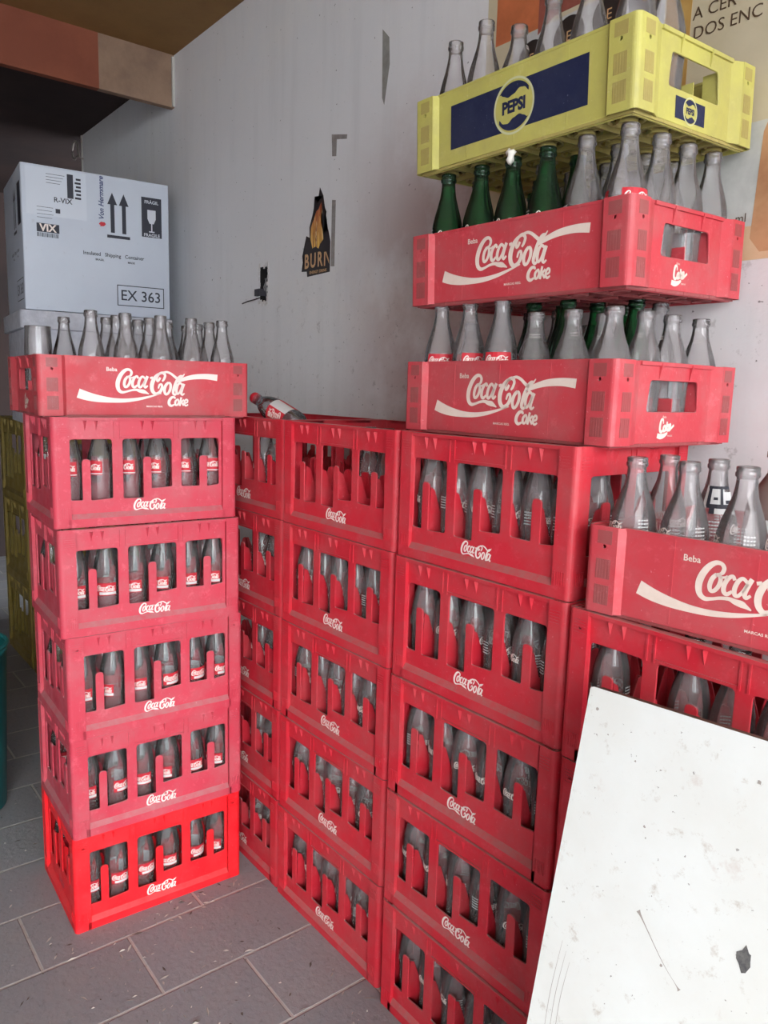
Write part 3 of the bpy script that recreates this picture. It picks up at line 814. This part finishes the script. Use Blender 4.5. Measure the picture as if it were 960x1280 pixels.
for j in range(2):
    for i in range(4 if j == 0 else 2):
        lc_last = bottle('fat_clear', 'LC', i, j, 'wide clear bottle, %s from left, %s, low crate at right edge' % (nth[i], rown[j]), 'bottles in the low crate at the right edge', low=True)
# torn black and white sticker on the shoulder of the last one placed
mb = MB(); rr_ = random.Random(4)
lc_last.rotation_euler = (0, 0, 0)
hs_, rs_ = .985, 1.13
def shp(a, z, o=.0014): r = rad_at(z, hs_, rs_)+o; return (r*cos(a), r*sin(a), z)
for k in range(9):
    a0, a1 = -1.75+.20*k, -1.75+.20*(k+1)
    for q in range(5):
        z0_, z1_ = .150+.008*q, .158+.008*q
        if q == 0 and k < 3 or q == 4 and k > 5: continue
        mb.mi = 0; mb.quad([shp(a0, z0_), shp(a1, z0_), shp(a1, z1_), shp(a0, z1_)])
mb.mi = 1
for a0, a1, z0_, z1_ in ((-1.6,-.1,.186,.190),(-1.55,-1.35,.160,.188),(-.8,-.65,.158,.188),(-1.5,-.2,.158,.164),(-1.2,-.95,.170,.174),(-.5,-.2,.165,.170),(-1.35,-1.1,.150,.158)):
    for q in range(5):
        b0, b1 = a0+(a1-a0)*q/5, a0+(a1-a0)*(q+1)/5
        mb.quad([shp(b0, z0_, .002), shp(b1, z0_, .002), shp(b1, z1_, .002), shp(b0, z1_, .002)])
obj('torn_sticker', mb.mesh('torn_sticker', [M_barcode, M_black], normals=False), lc_last, label='torn white and black sticker')
lc_last['label'] = 'wide clear bottle with torn black and white sticker, low crate at right edge'
print('bottles', nb[0])

# lying plastic bottle with red cap, resting across the crate rims
mb = MB(); mb.lathe([(0,0),(.020,.001),(.030,.006),(.0325,.015),(.0325,.085),(.0315,.10),(.0325,.115),(.0305,.135),(.025,.158),(.018,.178),(.0125,.19),(.0125,.20),(.015,.201),(.015,.204),(.0125,.205),(.0125,.212)], 24)
pet = D.objects.new('soda_bottle', mb.mesh('plastic_bottle', M_pet)); COL.objects.link(pet)
pet['label'] = 'clear plastic bottle with red cap lying on the crate rims'; pet['category'] = 'bottle'
pet.location = (-1.640, 1.020, 1.217)
pet.rotation_euler = Matrix(((0,0,0),(0,0,0),(0,0,0))).to_euler()
dirv = Vector((-.215, -.008, .066)).normalized()
pet.rotation_mode = 'QUATERNION'; pet.rotation_quaternion = dirv.to_track_quat('Z', 'Y')
mb = MB(); mb.lathe([(.0,.223),(.0135,.223),(.0148,.221),(.0148,.207),(.0,.207)], 20); obj('bottle_cap', mb.mesh('cap', flat('red_cap', (190, 30, 46), .35)), pet, label='red screw cap')
mb = MB()
for k in range(28):
    a, b = 2*pi*k/28, 2*pi*(k+1)/28; mb.mi = 1 if k in (3, 4, 5, 6) else 0
    mb.quad([(.0331*cos(a), .0331*sin(a), .03), (.0331*cos(b), .0331*sin(b), .03), (.0331*cos(b), .0331*sin(b), .105), (.0331*cos(a), .0331*sin(a), .105)])
mb.mi = 2
for base in (0.2, 2.2, 4.2):
    m2 = wordflat.copy()
    for v in m2.vertices:
        zz = .067+v.co.x*1.35; a = base+v.co.y*1.6/.033; v.co = (.0336*cos(a), .0336*sin(a), zz)
    mb.add(m2, Matrix())
obj('wrap_label', mb.mesh('wrap_label', [M_label, M_barcode, M_white], normals=False), pet, label='red and white wrap label')

# ------------------------------------------------------------------ white board leaning on the right stack
def board():
    m, nt, out = new_mat('white_laminate_board'); co = objco(nt)
    c = mix(nt, noise(nt, co, 5, 6, .6, .4, .7, 0, .5), lin((226, 229, 227)), lin((210, 208, 200)))
    c = mix(nt, noise(nt, co, 38, 8, .75, .58, .70, 0, .55), c, lin((170, 156, 140)))
    c = mix(nt, noise(nt, co, 120, 3, .6, .70, .73, 0, .8), c, lin((120, 112, 106)))
    c = mix(nt, noise(nt, co, 16, 8, .7, .62, .70, 0, .35), c, lin((190, 170, 160)))
    principled(nt, out, c, .45, .4, noise(nt, co, 60, 5, .6, .3, .7), .08, .001)
    return m
M_board = board(); M_edge = noisy('chipboard_edge', (112, 88, 76), (86, 66, 58), 90, .9, world=False)
bw, bh, bt = .74, .965, .023
mb = MB()
# outline in the board's own plane, y up the board
out_ = [(0,.003),(.003,0),(bw,0),(bw,bh),(.005,bh),(.0015,bh-.0015),(0,bh-.005)]
p = plate([out_], bt, 0); mb.add(p, Matrix())
bm = mb.bm
bmesh.ops.recalc_face_normals(bm, faces=bm.faces[:])
for f in bm.faces: f.material_index = 0 if abs(f.normal.z) > .9 else 1
bme = mb.mesh('board', [M_board, M_edge])
brd = thing('white_board', 'white laminated chipboard panel with dirt marks leaning against the crates', 'board', me=bme)
# place: top-left front corner at (-.61,.85,.92), leaning back; left edge drops towards -.56 at floor
ux = Vector((1, 0, .010)).normalized(); up = Vector((-.0545, .272, 1.0)).normalized()
nz = ux.cross(up).normalized(); ux = up.cross(nz).normalized()
Mx = Matrix((( ux.x, up.x, nz.x, 0), (ux.y, up.y, nz.y, 0), (ux.z, up.z, nz.z, 0), (0,0,0,1)))
top = Vector((-.61, .851, .921)); org = top-up*bh-nz*bt
brd.matrix_world = T(*org) @ Mx
# marks on the board
def blob(mb, cx, cy, rx, ry, n=11, z=bt+.0003, seed=0):
    rr = random.Random(seed); mb.quad([(cx+rx*cos(2*pi*k/n)*rr.uniform(.6, 1.2), cy+ry*sin(2*pi*k/n)*rr.uniform(.6, 1.2), z) for k in range(n)])
mb = MB()
blob(mb, .255, bh-.235, .0085, .014, seed=3)
obj('paint_chip', mb.mesh('paint_chip', noisy('grey_chip', (112, 110, 108), (80, 80, 82), 200, .8, world=False), normals=False), brd)
mb = MB()
for k, (a, b_, r) in enumerate([(.017,-.027,.0025),(.238,-.047,.0028),(.113,-.147,.0018),(.165,-.29,.0022),(.040,-.055,.0012),(.085,-.075,.0014),(.30,-.26,.0016)]): blob(mb, a, bh+b_, r, r, 8, seed=k)
st = [[(.125, bh-.245, .006), (.133, bh-.253, .0018), (.165, bh-.285, .0008), (.186, bh-.301, .0008), (.191, bh-.305, .005)]]
mb.add(ribbons(st), T(0, 0, bt+.0003))
for k in range(3): mb.add(ribbons([[(.03+.008*k, bh-.33-.01*k, .0003), (.026+.008*k, bh-.40, .0007), (.028+.008*k, bh-.46, .0003)]]), T(0, 0, bt+.0003))
obj('scratches', mb.mesh('scratches', flat('grey_dirt', (160, 152, 146), .8), normals=False), brd)

# ------------------------------------------------------------------ shipping boxes on the yellow stack at the back
def box_mat():
    m, nt, out = new_mat('pale_blue_white_carton'); co = objco(nt)
    c = mix(nt, noise(nt, co, 4, 5, .6, .4, .7, 0, .4), lin((196, 204, 216)), lin((182, 188, 204)))
    c = mix(nt, noise(nt, co, 40, 6, .7, .62, .72, 0, .35), c, lin((150, 148, 152)))
    principled(nt, out, c, .5, .35, noise(nt, co, 12, 4, .6, .3, .7), .15, .002); return m
M_box = box_mat(); M_boxprint = flat('dark_carton_print', (44, 46, 58), .55); M_styro = noisy('grey_white_foam', (196, 198, 206), (176, 178, 188), 30, .8, world=False)
BW, BH, BD = .539, .517, .50
# local: front face faces -Y, x to the right
def soft_box(x, y, z, r=.006):
    me = plate([rounded([(0,0),(x,0),(x,y),(0,y)], r, 3)], z, .002); return me
a_ = .108; rzb = pi/2-a_
bx = thing('shipping_box', 'pale blue-white insulated shipping carton with black print, topmost at the back', 'box', (-3.143, .765, 1.571), rzb)
bm_ = soft_box(BW, BD, BH); bm_.materials.clear(); bm_.materials.append(M_box)
obj('carton', bm_, bx)
def prints(mb, side=False):
    pass
mb = MB(); K = lambda u, v: ((u)*BW, (v)*BH)
# local mapping u (0..1) left to right, v (0..1) bottom to top
def rect(mb, u0, v0, u1, v1, z=0): mb.quad([(u0*BW, v0*BH, z), (u1*BW, v0*BH, z), (u1*BW, v1*BH, z), (u0*BW, v1*BH, z)])
def printing(mb):
    # two arrows over a bar
    for c in (.595, .675):
        rect(mb, c-.014, .60, c+.014, .80)
        mb.quad([((c-.034)*BW, .80*BH, 0), ((c+.034)*BW, .80*BH, 0), (c*BW, .885*BH, 0)])
    rect(mb, .555, .562, .715, .583)
    # EX 363 frame and text
    for q in ((.615,.075,.955,.081),(.615,.222,.955,.228),(.615,.075,.621,.228),(.949,.075,.955,.228)): rect(mb, *q)
    mb.add(text_mesh('EX 363', .056, sx=.95, bold=.0004), T(.785*BW, .150*BH, 0))
    mb.add(text_mesh('Insulated   Shipping   Container', .0190, bold=.0003, sx=.95), T(.60*BW, .435*BH, 0))
    mb.add(text_mesh('BRAZIL', .010, bold=.0003), T(.50*BW, .395*BH, 0)); mb.add(text_mesh('MADE', .010, bold=.0003), T(.72*BW, .395*BH, 0))
mb = MB(); printing(mb)
FB = T(0, -.0006, 0) @ FRONT
# fragile symbol: dark panel with glass cut-out drawn as a pale shape
fr_ = MB(); rect(fr_, .80, .60, .945, .89)
obj('fragile_panel', on_face(fr_.mesh('f', M_boxprint, normals=False), M_boxprint, FB, 'fragile_panel'), bx, label='black panel of the glass symbol')
obj('black_print', on_face(mb.mesh('p', M_boxprint, normals=False), M_boxprint, FB, 'black_print'), bx, label='black printed arrows, frame and lettering')
mb = MB(); gx = .8725; z = .0004
mb.quad([((gx-.03)*BW, .80*BH, z), ((gx-.03)*BW, .735*BH, z), ((gx-.015)*BW, .70*BH, z), ((gx+.015)*BW, .70*BH, z), ((gx+.03)*BW, .735*BH, z), ((gx+.03)*BW, .80*BH, z)][::-1])
mb.quad([((gx-.004)*BW, .70*BH, z), ((gx-.004)*BW, .645*BH, z), ((gx+.004)*BW, .645*BH, z), ((gx+.004)*BW, .70*BH, z)])
mb.quad([((gx-.02)*BW, .645*BH, z), ((gx-.02)*BW, .637*BH, z), ((gx+.02)*BW, .637*BH, z), ((gx+.02)*BW, .645*BH, z)])
mb.add(text_mesh('FRAGILE', .017, bold=.0003), T(gx*BW, .615*BH, z)); mb.add(text_mesh('FRÁGIL', .017, bold=.0003), T(gx*BW, .855*BH, z))
obj('fragile_glass_symbol', on_face(mb.mesh('p', M_box, normals=False), flat('carton_pale', (200, 204, 214), .5), FB, 'pale_print'), bx)
# courier labels
M_tape = flat('glossy_clear_tape', (206, 214, 226), .12, .8)
mb = MB(); rect(mb, .03, .66, .42, .985, .0002)
tp = obj('packing_tape', on_face(mb.mesh('p', M_tape, normals=False), M_tape, FB, 'tape'), bx, label='shiny clear tape over paper labels')
mb = MB(); z = .0006
def r2(u0, v0, u1, v1): rect(mb, u0, v0, u1, v1, z)
r2(.295,.80,.335,.965)
for k in range(6): r2(.345+.008*(k%2), .80+.026*k, .385, .80+.026*k+.014)
for k in range(4): r2(.16, .945-.02*k, .28-.01*k, .948-.02*k)
for k in range(4): r2(.095, .715-.024*k, .20-.008*(k%2), .718-.024*k)
r2(.215,.685,.245,.715)
mb.add(text_mesh('R-VIX', .026, bold=.0004), T(.265*BW, .775*BH, z))
# VIX panel as frame of dark with light letters
r2(.09,.545,.235,.605)
for k in range(14): r2(.092+.0102*k, .512, .092+.0102*k+.004+.002*(k%3 == 0), .54)
obj('courier_print', on_face(mb.mesh('p', M_boxprint, normals=False), M_boxprint, FB, 'courier'), bx)
mb = MB(); mb.add(text_mesh('VIX', .036, bold=.0012), T(.162*BW, .573*BH, .0010))
obj('courier_lettering', on_face(mb.mesh('p', M_white, normals=False), M_white, FB, 'vix'), bx)
mb = MB(); mb.add(text_mesh('Von Hermmare', .026, bold=.0006, shear=.25, sx=.95), T(.520*BW, .835*BH, .0006) @ RZ(pi/2))
obj('blue_brand_lettering', on_face(mb.mesh('p', M_black, normals=False), flat('blue_lettering', (58, 66, 112), .5), FB, 'brand'), bx)
mb = MB(); blob(mb, .522*BW, .650*BH, .013, .010, 14, .0006, 5); obj('red_brand_mark', on_face(mb.mesh('p', M_label, normals=False), M_label, FB, 'mark'), bx)
# prints on the left side of the carton (local x=0 face, facing -X local)
SF = T(0, BD, 0) @ RZ(-pi/2) @ T(0, -.0006, 0) @ FRONT
mb = MB(); printing(mb); rect(mb, .80, .60, .945, .89)
obj('side_print', on_face(mb.mesh('p', M_boxprint, normals=False), M_boxprint, SF @ Matrix.Diagonal((BD/BW, 1, 1, 1)), 'side_print'), bx)
# foam lid and lower box
lb_ = thing('foam_box', 'grey-white foam box with wide lid beneath the shipping carton', 'box', (-3.135, .745, 1.141), rzb)
m_ = soft_box(BW, BD, .36, .02); m_.transform(T(.012, .012, 0)); m_.materials.clear(); m_.materials.append(M_styro); obj('box_body', m_, lb_)
m_ = soft_box(BW+.03, BD+.03, .066, .02); m_.transform(T(-.003, -.003, .361)); m_.materials.clear(); m_.materials.append(M_styro); obj('lid', m_, lb_)
# yellow crates stacked at the back
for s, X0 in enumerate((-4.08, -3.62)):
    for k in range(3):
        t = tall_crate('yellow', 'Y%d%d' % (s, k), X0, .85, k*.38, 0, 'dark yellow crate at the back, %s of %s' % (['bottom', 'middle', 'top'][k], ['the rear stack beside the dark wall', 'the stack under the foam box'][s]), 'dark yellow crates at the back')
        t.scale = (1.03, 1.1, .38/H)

# ------------------------------------------------------------------ teal bin
M_teal = noisy('teal_plastic', (26, 116, 116), (22, 98, 102), 5, .4, .05, spec=.5)
cb = Vector((-2.524, .362, 0)); hb = .525
bn = thing('waste_bin', 'teal plastic bin cut off at the left edge of the picture', 'bin', cb)
mb = MB(); mb.lathe([(0,0),(.125,0),(.132,.006),(.152,hb-.03),(.154,hb-.03),(.154,hb-.01),(.146,hb-.01),(.128,.01),(0,.01)], 40); obj('bin_body', mb.mesh('bin', M_teal), bn)
mb = MB(); mb.lathe([(.150,hb-.012),(.157,hb-.012),(.159,hb-.004),(.157,hb),(.150,hb),(.148,hb-.006),(.150,hb-.012)], 40); obj('rim', mb.mesh('rim', M_teal), bn)

# ------------------------------------------------------------------ things on the wall
def wallpoly(pts, zoff, mat, name):  # pts (X,Z)
    mb = MB(); mb.prism([(x, z) for x, z in pts], lambda a, b, t: Vector((a, WY-t, b)), -.002, zoff)
    bmesh.ops.triangulate(mb.bm, faces=[f for f in mb.bm.faces if len(f.verts) > 4])
    return mb.mesh(name, mat)
M_bdark = flat('sticker_black_brown', (46, 38, 40), .4)
outl = [(-2.155,1.936),(-2.136,1.91),(-2.126,1.872),(-2.117,1.858),(-2.127,1.819),(-2.131,1.792),(-2.105,1.802),(-2.092,1.766),(-2.093,1.674),(-2.223,1.670),(-2.226,1.687),(-2.258,1.689),(-2.247,1.70),(-2.255,1.738),(-2.231,1.799),(-2.211,1.791),(-2.213,1.824),(-2.195,1.861),(-2.189,1.878),(-2.185,1.914),(-2.167,1.892)]
bs = thing('flame_sticker', 'torn black sticker with orange flame and BURN lettering on the wall', 'sticker', (0, 0, 0), 0, None, me=wallpoly(outl, .0012, M_bdark, 'flame_sticker'))
mf, nt, out = new_mat('flame_print'); co = objco(nt, True)
mp = N(nt, 'ShaderNodeMapping'); mp.inputs['Scale'].default_value = (60, 1, 9); nt.links.new(co, mp.inputs[0])
sp_ = N(nt, 'ShaderNodeSeparateXYZ'); nt.links.new(co, sp_.inputs[0])
g_ = N(nt, 'ShaderNodeMapRange'); g_.inputs['From Min'].default_value = 1.76; g_.inputs['From Max'].default_value = 1.88; nt.links.new(sp_.outputs['Z'], g_.inputs['Value'])
c = mix(nt, g_.outputs[0], lin((245, 200, 96)), lin((176, 76, 50))); c = mix(nt, noise(nt, mp.outputs[0], 1.5, 3, .5, .45, .6), c, lin((150, 78, 48)))
c = mix(nt, noise(nt, mp.outputs[0], 2.2, 3, .5, .6, .66), c, lin((236, 206, 150)))
principled(nt, out, c, .4)
fl = [(-2.145,1.891),(-2.139,1.863),(-2.147,1.837),(-2.134,1.80),(-2.131,1.777),(-2.149,1.765),(-2.158,1.752),(-2.175,1.760),(-2.193,1.756),(-2.205,1.787),(-2.203,1.823),(-2.187,1.845),(-2.172,1.868),(-2.160,1.872)]
obj('flame_print', wallpoly(fl, .0018, mf, 'flame'), bs)
M_gold = flat('pale_gold_print', (206, 166, 122), .5)
def wtext(txt, X, Zc, size, mat, name, off, **kw):
    m_ = text_mesh(txt, size, **kw); return on_face(m_, mat, T(X, WY-off, Zc) @ FRONT, name)
mb = MB()
for q, (ch, X) in enumerate((('B', -2.226), ('U', -2.188), ('R', -2.148))): mb.add(text_mesh(ch, .062, bold=.0016, sx=.80), T(X, 1.716, 0))
# last letter torn off at the sticker's edge: left stem and part of the diagonal
mb.quad([(-2.124,1.694,0),(-2.117,1.694,0),(-2.117,1.737,0),(-2.124,1.737,0)]); mb.quad([(-2.119,1.737,0),(-2.112,1.737,0),(-2.095,1.708,0),(-2.095,1.697,0)])
mw = D.meshes.new('x'); mb.bm.to_mesh(mw); mb.bm.free()
WF = T(0, WY-.0020, 0) @ FRONT
m2 = mw.copy(); m2.transform(Matrix(((1,0,0,0),(0,0,1,WY-.0020),(0,1,0,0),(0,0,0,1)))); m2.materials.append(M_gold)
obj('lettering', m2, bs, label='pale gold lettering')
obj('small_lettering', wtext('ENERGY DRINK', -2.158, 1.681, .0125, M_gold, 'small', .0020, bold=.0003, sx=1.15), bs)
# patch of torn tape beside it
M_tp = noisy('old_tape', (158, 152, 150), (136, 130, 128), 50, .7)
for lab_, pts in (('long greyish torn tape strip on the wall right of the flame sticker', [(-2.088,1.69),(-2.068,1.688),(-2.066,1.884),(-2.086,1.888)]), ('small angled tape remnant on the wall above the flame sticker', [(-2.094,2.08),(-2.012,2.062),(-2.014,2.050),(-2.066,2.060),(-2.068,2.012),(-2.090,2.016)])):
    mb = MB(); mb.prism(pts, lambda a, b, t: Vector((a, WY-t, b)), -.002, .0008)
    thing('tape_remnant', lab_, 'tape', me=mb.mesh('tape', M_tp))
mb = MB(); mb.prism([(-1.851,2.30),(-1.82,2.27),(-1.815,2.20),(-1.835,2.10),(-1.845,2.12)], lambda a, b, t: Vector((a, WY-t, b)), -.002, .0006)
thing('tape_mark', 'grey peeled patch high on the wall left of the yellow crate', 'tape', me=mb.mesh('tape_mark', noisy('peeled_paint', (150, 148, 144), (134, 132, 128), 40, .8)))
# wiring box in the opening
wb = thing('wiring_box', 'open wiring box recess with loose wires in the wall', 'electrical box', ((hx0+hx1)/2, WY, (hz0+hz1)/2))
hw, hh_ = (hx1-hx0)/2-.001, (hz1-hz0)/2-.001
mb = MB(); mb.box((-hw, .05, -hh_), (hw, .055, hh_)); mb.box((-hw, .001, -hh_), (-hw+.003, .05, hh_)); mb.box((hw-.003, .001, -hh_), (hw, .05, hh_)); mb.box((-hw, .001, -hh_), (hw, .05, -hh_+.003)); mb.box((-hw, .001, hh_-.003), (hw, .05, hh_))
obj('recess', mb.mesh('recess', M_void), wb)
mb = MB(); mb.box((-.046, -.012, -.040), (-.008, .02, -.016)); obj('connector_block', mb.mesh('connector', flat('dark_grey_connector', (62, 60, 68), .6)), wb)
mb = MB()
for k in range(3): mb.tube([(-.01+.012*k, .045, .045-.01*k), (.004-.006*k, .01, .02), (-.006+.01*k, .004, -.01), (-.015+.012*k, .02, -.045)], .0016, 6)
obj('wires', mb.mesh('wires', flat('grey_wire', (150, 148, 150), .5)), wb)
mb = MB(); mb.tube([(-.02, .0, -.045), (-.045, -.012, -.052), (-.085, -.018, -.056), (-.13, -.016, -.061)], .0022, 6); obj('loose_wire', mb.mesh('loose', M_bdark), wb)
mb = MB()
for k in range(26):
    t = 2*pi*k/26; rr = random.uniform(.85, 1.1)
    x_, z_ = 1.15*hw*max(-1, min(1, 1.5*cos(t)))*rr, 1.08*hh_*max(-1, min(1, 1.4*sin(t)))*rr
    if abs(x_) < hw*.98 and abs(z_) < hh_*.98: continue
    mb.box((x_-.005, -.0015, z_-.007), (x_+.004, 0, z_+.006))
obj('chipped_plaster_edge', mb.mesh('chips', flat('fresh_plaster', (214, 212, 212), .9)), wb)
# small hook at the wall's far edge
mb = MB(); mb.tube([(-4.545-.045*cos(t), WY-.02, 2.545+.045*sin(t)) for t in [x*.35-2.2 for x in range(15)]]+[(-4.50, WY-.012, 2.50), (-4.47, WY+.004, 2.49)], .006, 6)
thing('wire_hook', 'small pale curled wire hook at the far edge of the wall', 'hook', me=mb.mesh('hook', flat('pale_wire', (140, 132, 126), .5)))

# poster
ps = thing('wall_poster', 'large cream advertising poster on the wall behind the crate tower', 'poster')
M_cream = noisy('cream_poster_paper', (208, 196, 168), (196, 184, 154), 5, .6, .1)
obj('poster_sheet', wallpoly([(-1.437,1.562),(.55,1.562),(.55,2.63),(-1.437,2.63)], .001, M_cream, 'sheet'), ps)
def pp(name, pts, rgb, off, c2=None):
    m_ = noisy(name+'_ink', rgb, c2 or [v*.88 for v in rgb], 14, .55, .05); obj(name, wallpoly(pts, off, m_, name), ps)
pp('orange_panel', [(-1.407,2.119),(-1.277,2.119),(-1.277,2.6),(-1.407,2.6)], (206, 118, 76), .0014)
pp('dark_red_picture', [(-1.277,2.105),(-1.23,2.13),(-.96,2.135),(-.96,2.6),(-1.277,2.6)], (120, 62, 56), .0014, (160, 92, 78))
pp('white_band', [(-1.35,1.93),(-.955,1.93),(-.955,2.13),(-1.35,2.115)], (206, 206, 206), .0012)
for k, (cx, cz, r_) in enumerate(((-1.292,2.060,.040),(-1.188,2.075,.042),(-1.085,2.085,.042),(-1.0,2.09,.04))):
    nm = 'round_badge'; pp(nm, [(cx+r_*cos(t*pi/12), cz+r_*sin(t*pi/12)) for t in range(24)], (50, 42, 40), .0016)
    for dz in (-.012, 0, .012): pass
    obj('badge_lettering', wtext('E', cx, cz, .030, M_gold, 'badge', .0019), ps)
pp('amber_strip', [(-.952,1.75),(-.897,1.75),(-.897,2.62),(-.952,2.62)], (196, 158, 92), .0014, (176, 134, 70))
pp('pale_grey_area', [(-1.0,1.62),(.5,1.62),(.5,1.80),(-1.0,1.80)], (200, 200, 196), .0012)
pp('tan_band', [(-1.1,1.563),(.5,1.563),(.5,1.622),(-1.1,1.622)], (214, 184, 150), .0014, (204, 170, 132))
pp('brown_bottle_picture', [(-.742,1.60),(-.722,1.575),(-.62,1.575),(-.62,1.86),(-.66,1.9),(-.70,1.87),(-.735,1.78)], (196, 150, 112), .0016, (170, 120, 86))
M_brn = flat('dark_brown_lettering', (88, 70, 54), .6)
obj('headline', wtext('A CER', -.893, 2.019, .031, M_brn, 'h1', .0022, align='LEFT', sx=1.0), ps)
obj('headline', wtext('DOS ENC', -.890, 1.985, .031, M_brn, 'h2', .0022, align='LEFT', sx=1.0), ps)
obj('small_lettering', wtext('ml', -.762, 1.637, .022, M_brn, 'ml', .0022), ps)

# large dusty jug at the right edge, behind the low crate
jg = thing('dusty_jug', 'dusty brown jug with round white label standing in the right low crate', 'jug', (-.545, 1.195, 4*H+.009))
M_jug = noisy('dusty_brown_jug', (128, 108, 104), (104, 86, 82), 12, .6, .1)
jg.scale = (.80, .80, .88)
mb = MB(); mb.lathe([(0,-.0),(.050,0),(.055,.006),(.056,.15),(.054,.175),(.045,.20),(.030,.222),(.022,.235),(.022,.26),(.026,.262),(.026,.272),(.0,.272)], 28); obj('jug_body', mb.mesh('jug', M_jug), jg)
mb = MB()
for k in range(14):
    a0, a1 = -2.6+.10*k, -2.6+.10*(k+1); 
    for q in range(6):
        t0, t1 = -1+q/3, -1+(q+1)/3
        f = lambda a, t: (.0568*cos(a), .0568*sin(a), .135+.035*t)
        ac = -2.6+.7
        if ((a0+.05-ac)/.7)**2+((t0+t1)/2)**2 < 1: mb.quad([f(a0, t0), f(a1, t0), f(a1, t1), f(a0, t1)])
obj('round_label', mb.mesh('round_label', M_barcode, normals=False), jg, label='round white label')

# scrap of white plastic caught under the yellow crate
mb = MB(); mb.lathe([(0,-.013),(.004,-.012),(.006,-.006),(.005,.0),(.009,.005),(.006,.010),(0,.011)], 9)
for v in mb.bm.verts: v.co += Vector((random.uniform(-.002,.002), random.uniform(-.002,.002), random.uniform(-.003,.003)))
sc = thing('plastic_scrap', 'crumpled white scrap caught under the front edge of the yellow crate', 'scrap', (-.998, 1.048, 1.722), me=mb.mesh('scrap', flat('white_scrap', (220, 216, 206), .6)))

# ------------------------------------------------------------------ litter on the floor
mb = MB(); rr = random.Random(11)
for k in range(420):
    if k < 200: x = rr.uniform(-1.68, -.95); y = rr.uniform(.25, .93)
    elif k < 260: x = rr.uniform(-1.74, -1.66); y = rr.uniform(.45, .9)
    else: x = rr.uniform(-2.6, -1.0); y = rr.uniform(.1, .93)
    if -2.1 < x < -1.73 and .43 < y < .95: continue
    s_ = rr.choice((.0015, .002, .003, .005)); a = rr.uniform(0, 6.28); e = rr.uniform(1, 3.0)
    mb.mi = rr.choice((0, 0, 1))
    P4 = [(x+s_*e*cos(a), y+s_*e*sin(a), .0006+rr.uniform(0, .002)), (x-s_*.5*sin(a), y+s_*.5*cos(a), .001+rr.uniform(0, .003)), (x-s_*e*cos(a), y-s_*e*sin(a), .0006), (x+s_*.5*sin(a), y-s_*.5*cos(a), .0008)]
    mb.quad(P4)
lt = obj('floor_litter', mb.mesh('litter', [flat('pale_litter', (176, 168, 160), .9), flat('brown_litter', (92, 82, 76), .9)], normals=False), None, kind='stuff')
lt['label'] = 'dust, dry leaf bits and paper scraps scattered on the grey floor'; lt['category'] = 'litter'

# ------------------------------------------------------------------ light: open shop front behind the camera
wd = D.worlds.new('sky'); S.world = wd; wd.use_nodes = True
nt = wd.node_tree
for n in list(nt.nodes): nt.nodes.remove(n)
out = nt.nodes.new('ShaderNodeOutputWorld'); bg = nt.nodes.new('ShaderNodeBackground')
bg.inputs[0].default_value = (.90, .95, 1.0, 1); bg.inputs[1].default_value = 8.6
nt.links.new(bg.outputs[0], out.inputs[0])
sun = D.lights.new('soft_daylight', 'SUN'); sun.energy = 2.2; sun.angle = math.radians(35); sun.color = (1, .97, .93)
so = D.objects.new('soft_daylight', sun); COL.objects.link(so)
so.rotation_euler = Vector((-.80, .48, -.42)).to_track_quat('-Z', 'Y').to_euler()
# ground outside the doorway
mb = MB(); mb.box((3.5, -6, -.1), (12, 6, 0)); struct('floor_outside', mb.mesh('pavement', flat('pale_pavement', (170, 166, 160), .9)))

# ------------------------------------------------------------------ camera
f, yaw, pitch, roll, ch_ = 965.586, .901733, .156523, .0288567, 1.311451
F = Vector((-sin(yaw)*cos(pitch), cos(yaw)*cos(pitch), -sin(pitch)))
R_ = Vector((cos(yaw), sin(yaw), 0)); U_ = R_.cross(F)
R2 = cos(roll)*R_+sin(roll)*U_; U2 = -sin(roll)*R_+cos(roll)*U_
cam = D.cameras.new('camera'); cam.sensor_fit = 'VERTICAL'; cam.sensor_height = 36; cam.lens = 36*f/1280; cam.clip_start = .02
co_ = D.objects.new('camera', cam); COL.objects.link(co_)
Mc = Matrix(((R2.x, U2.x, -F.x, 0), (R2.y, U2.y, -F.y, 0), (R2.z, U2.z, -F.z, ch_), (0, 0, 0, 1)))
co_.matrix_world = Mc; S.camera = co_
S.view_settings.view_transform = 'Standard'; S.view_settings.look = 'None'; S.view_settings.gamma = 1; S.view_settings.use_curve_mapping = False
S.view_settings.exposure = 0.0
S.cycles.transparent_max_bounces = 40; S.cycles.max_bounces = 10; S.cycles.diffuse_bounces = 5
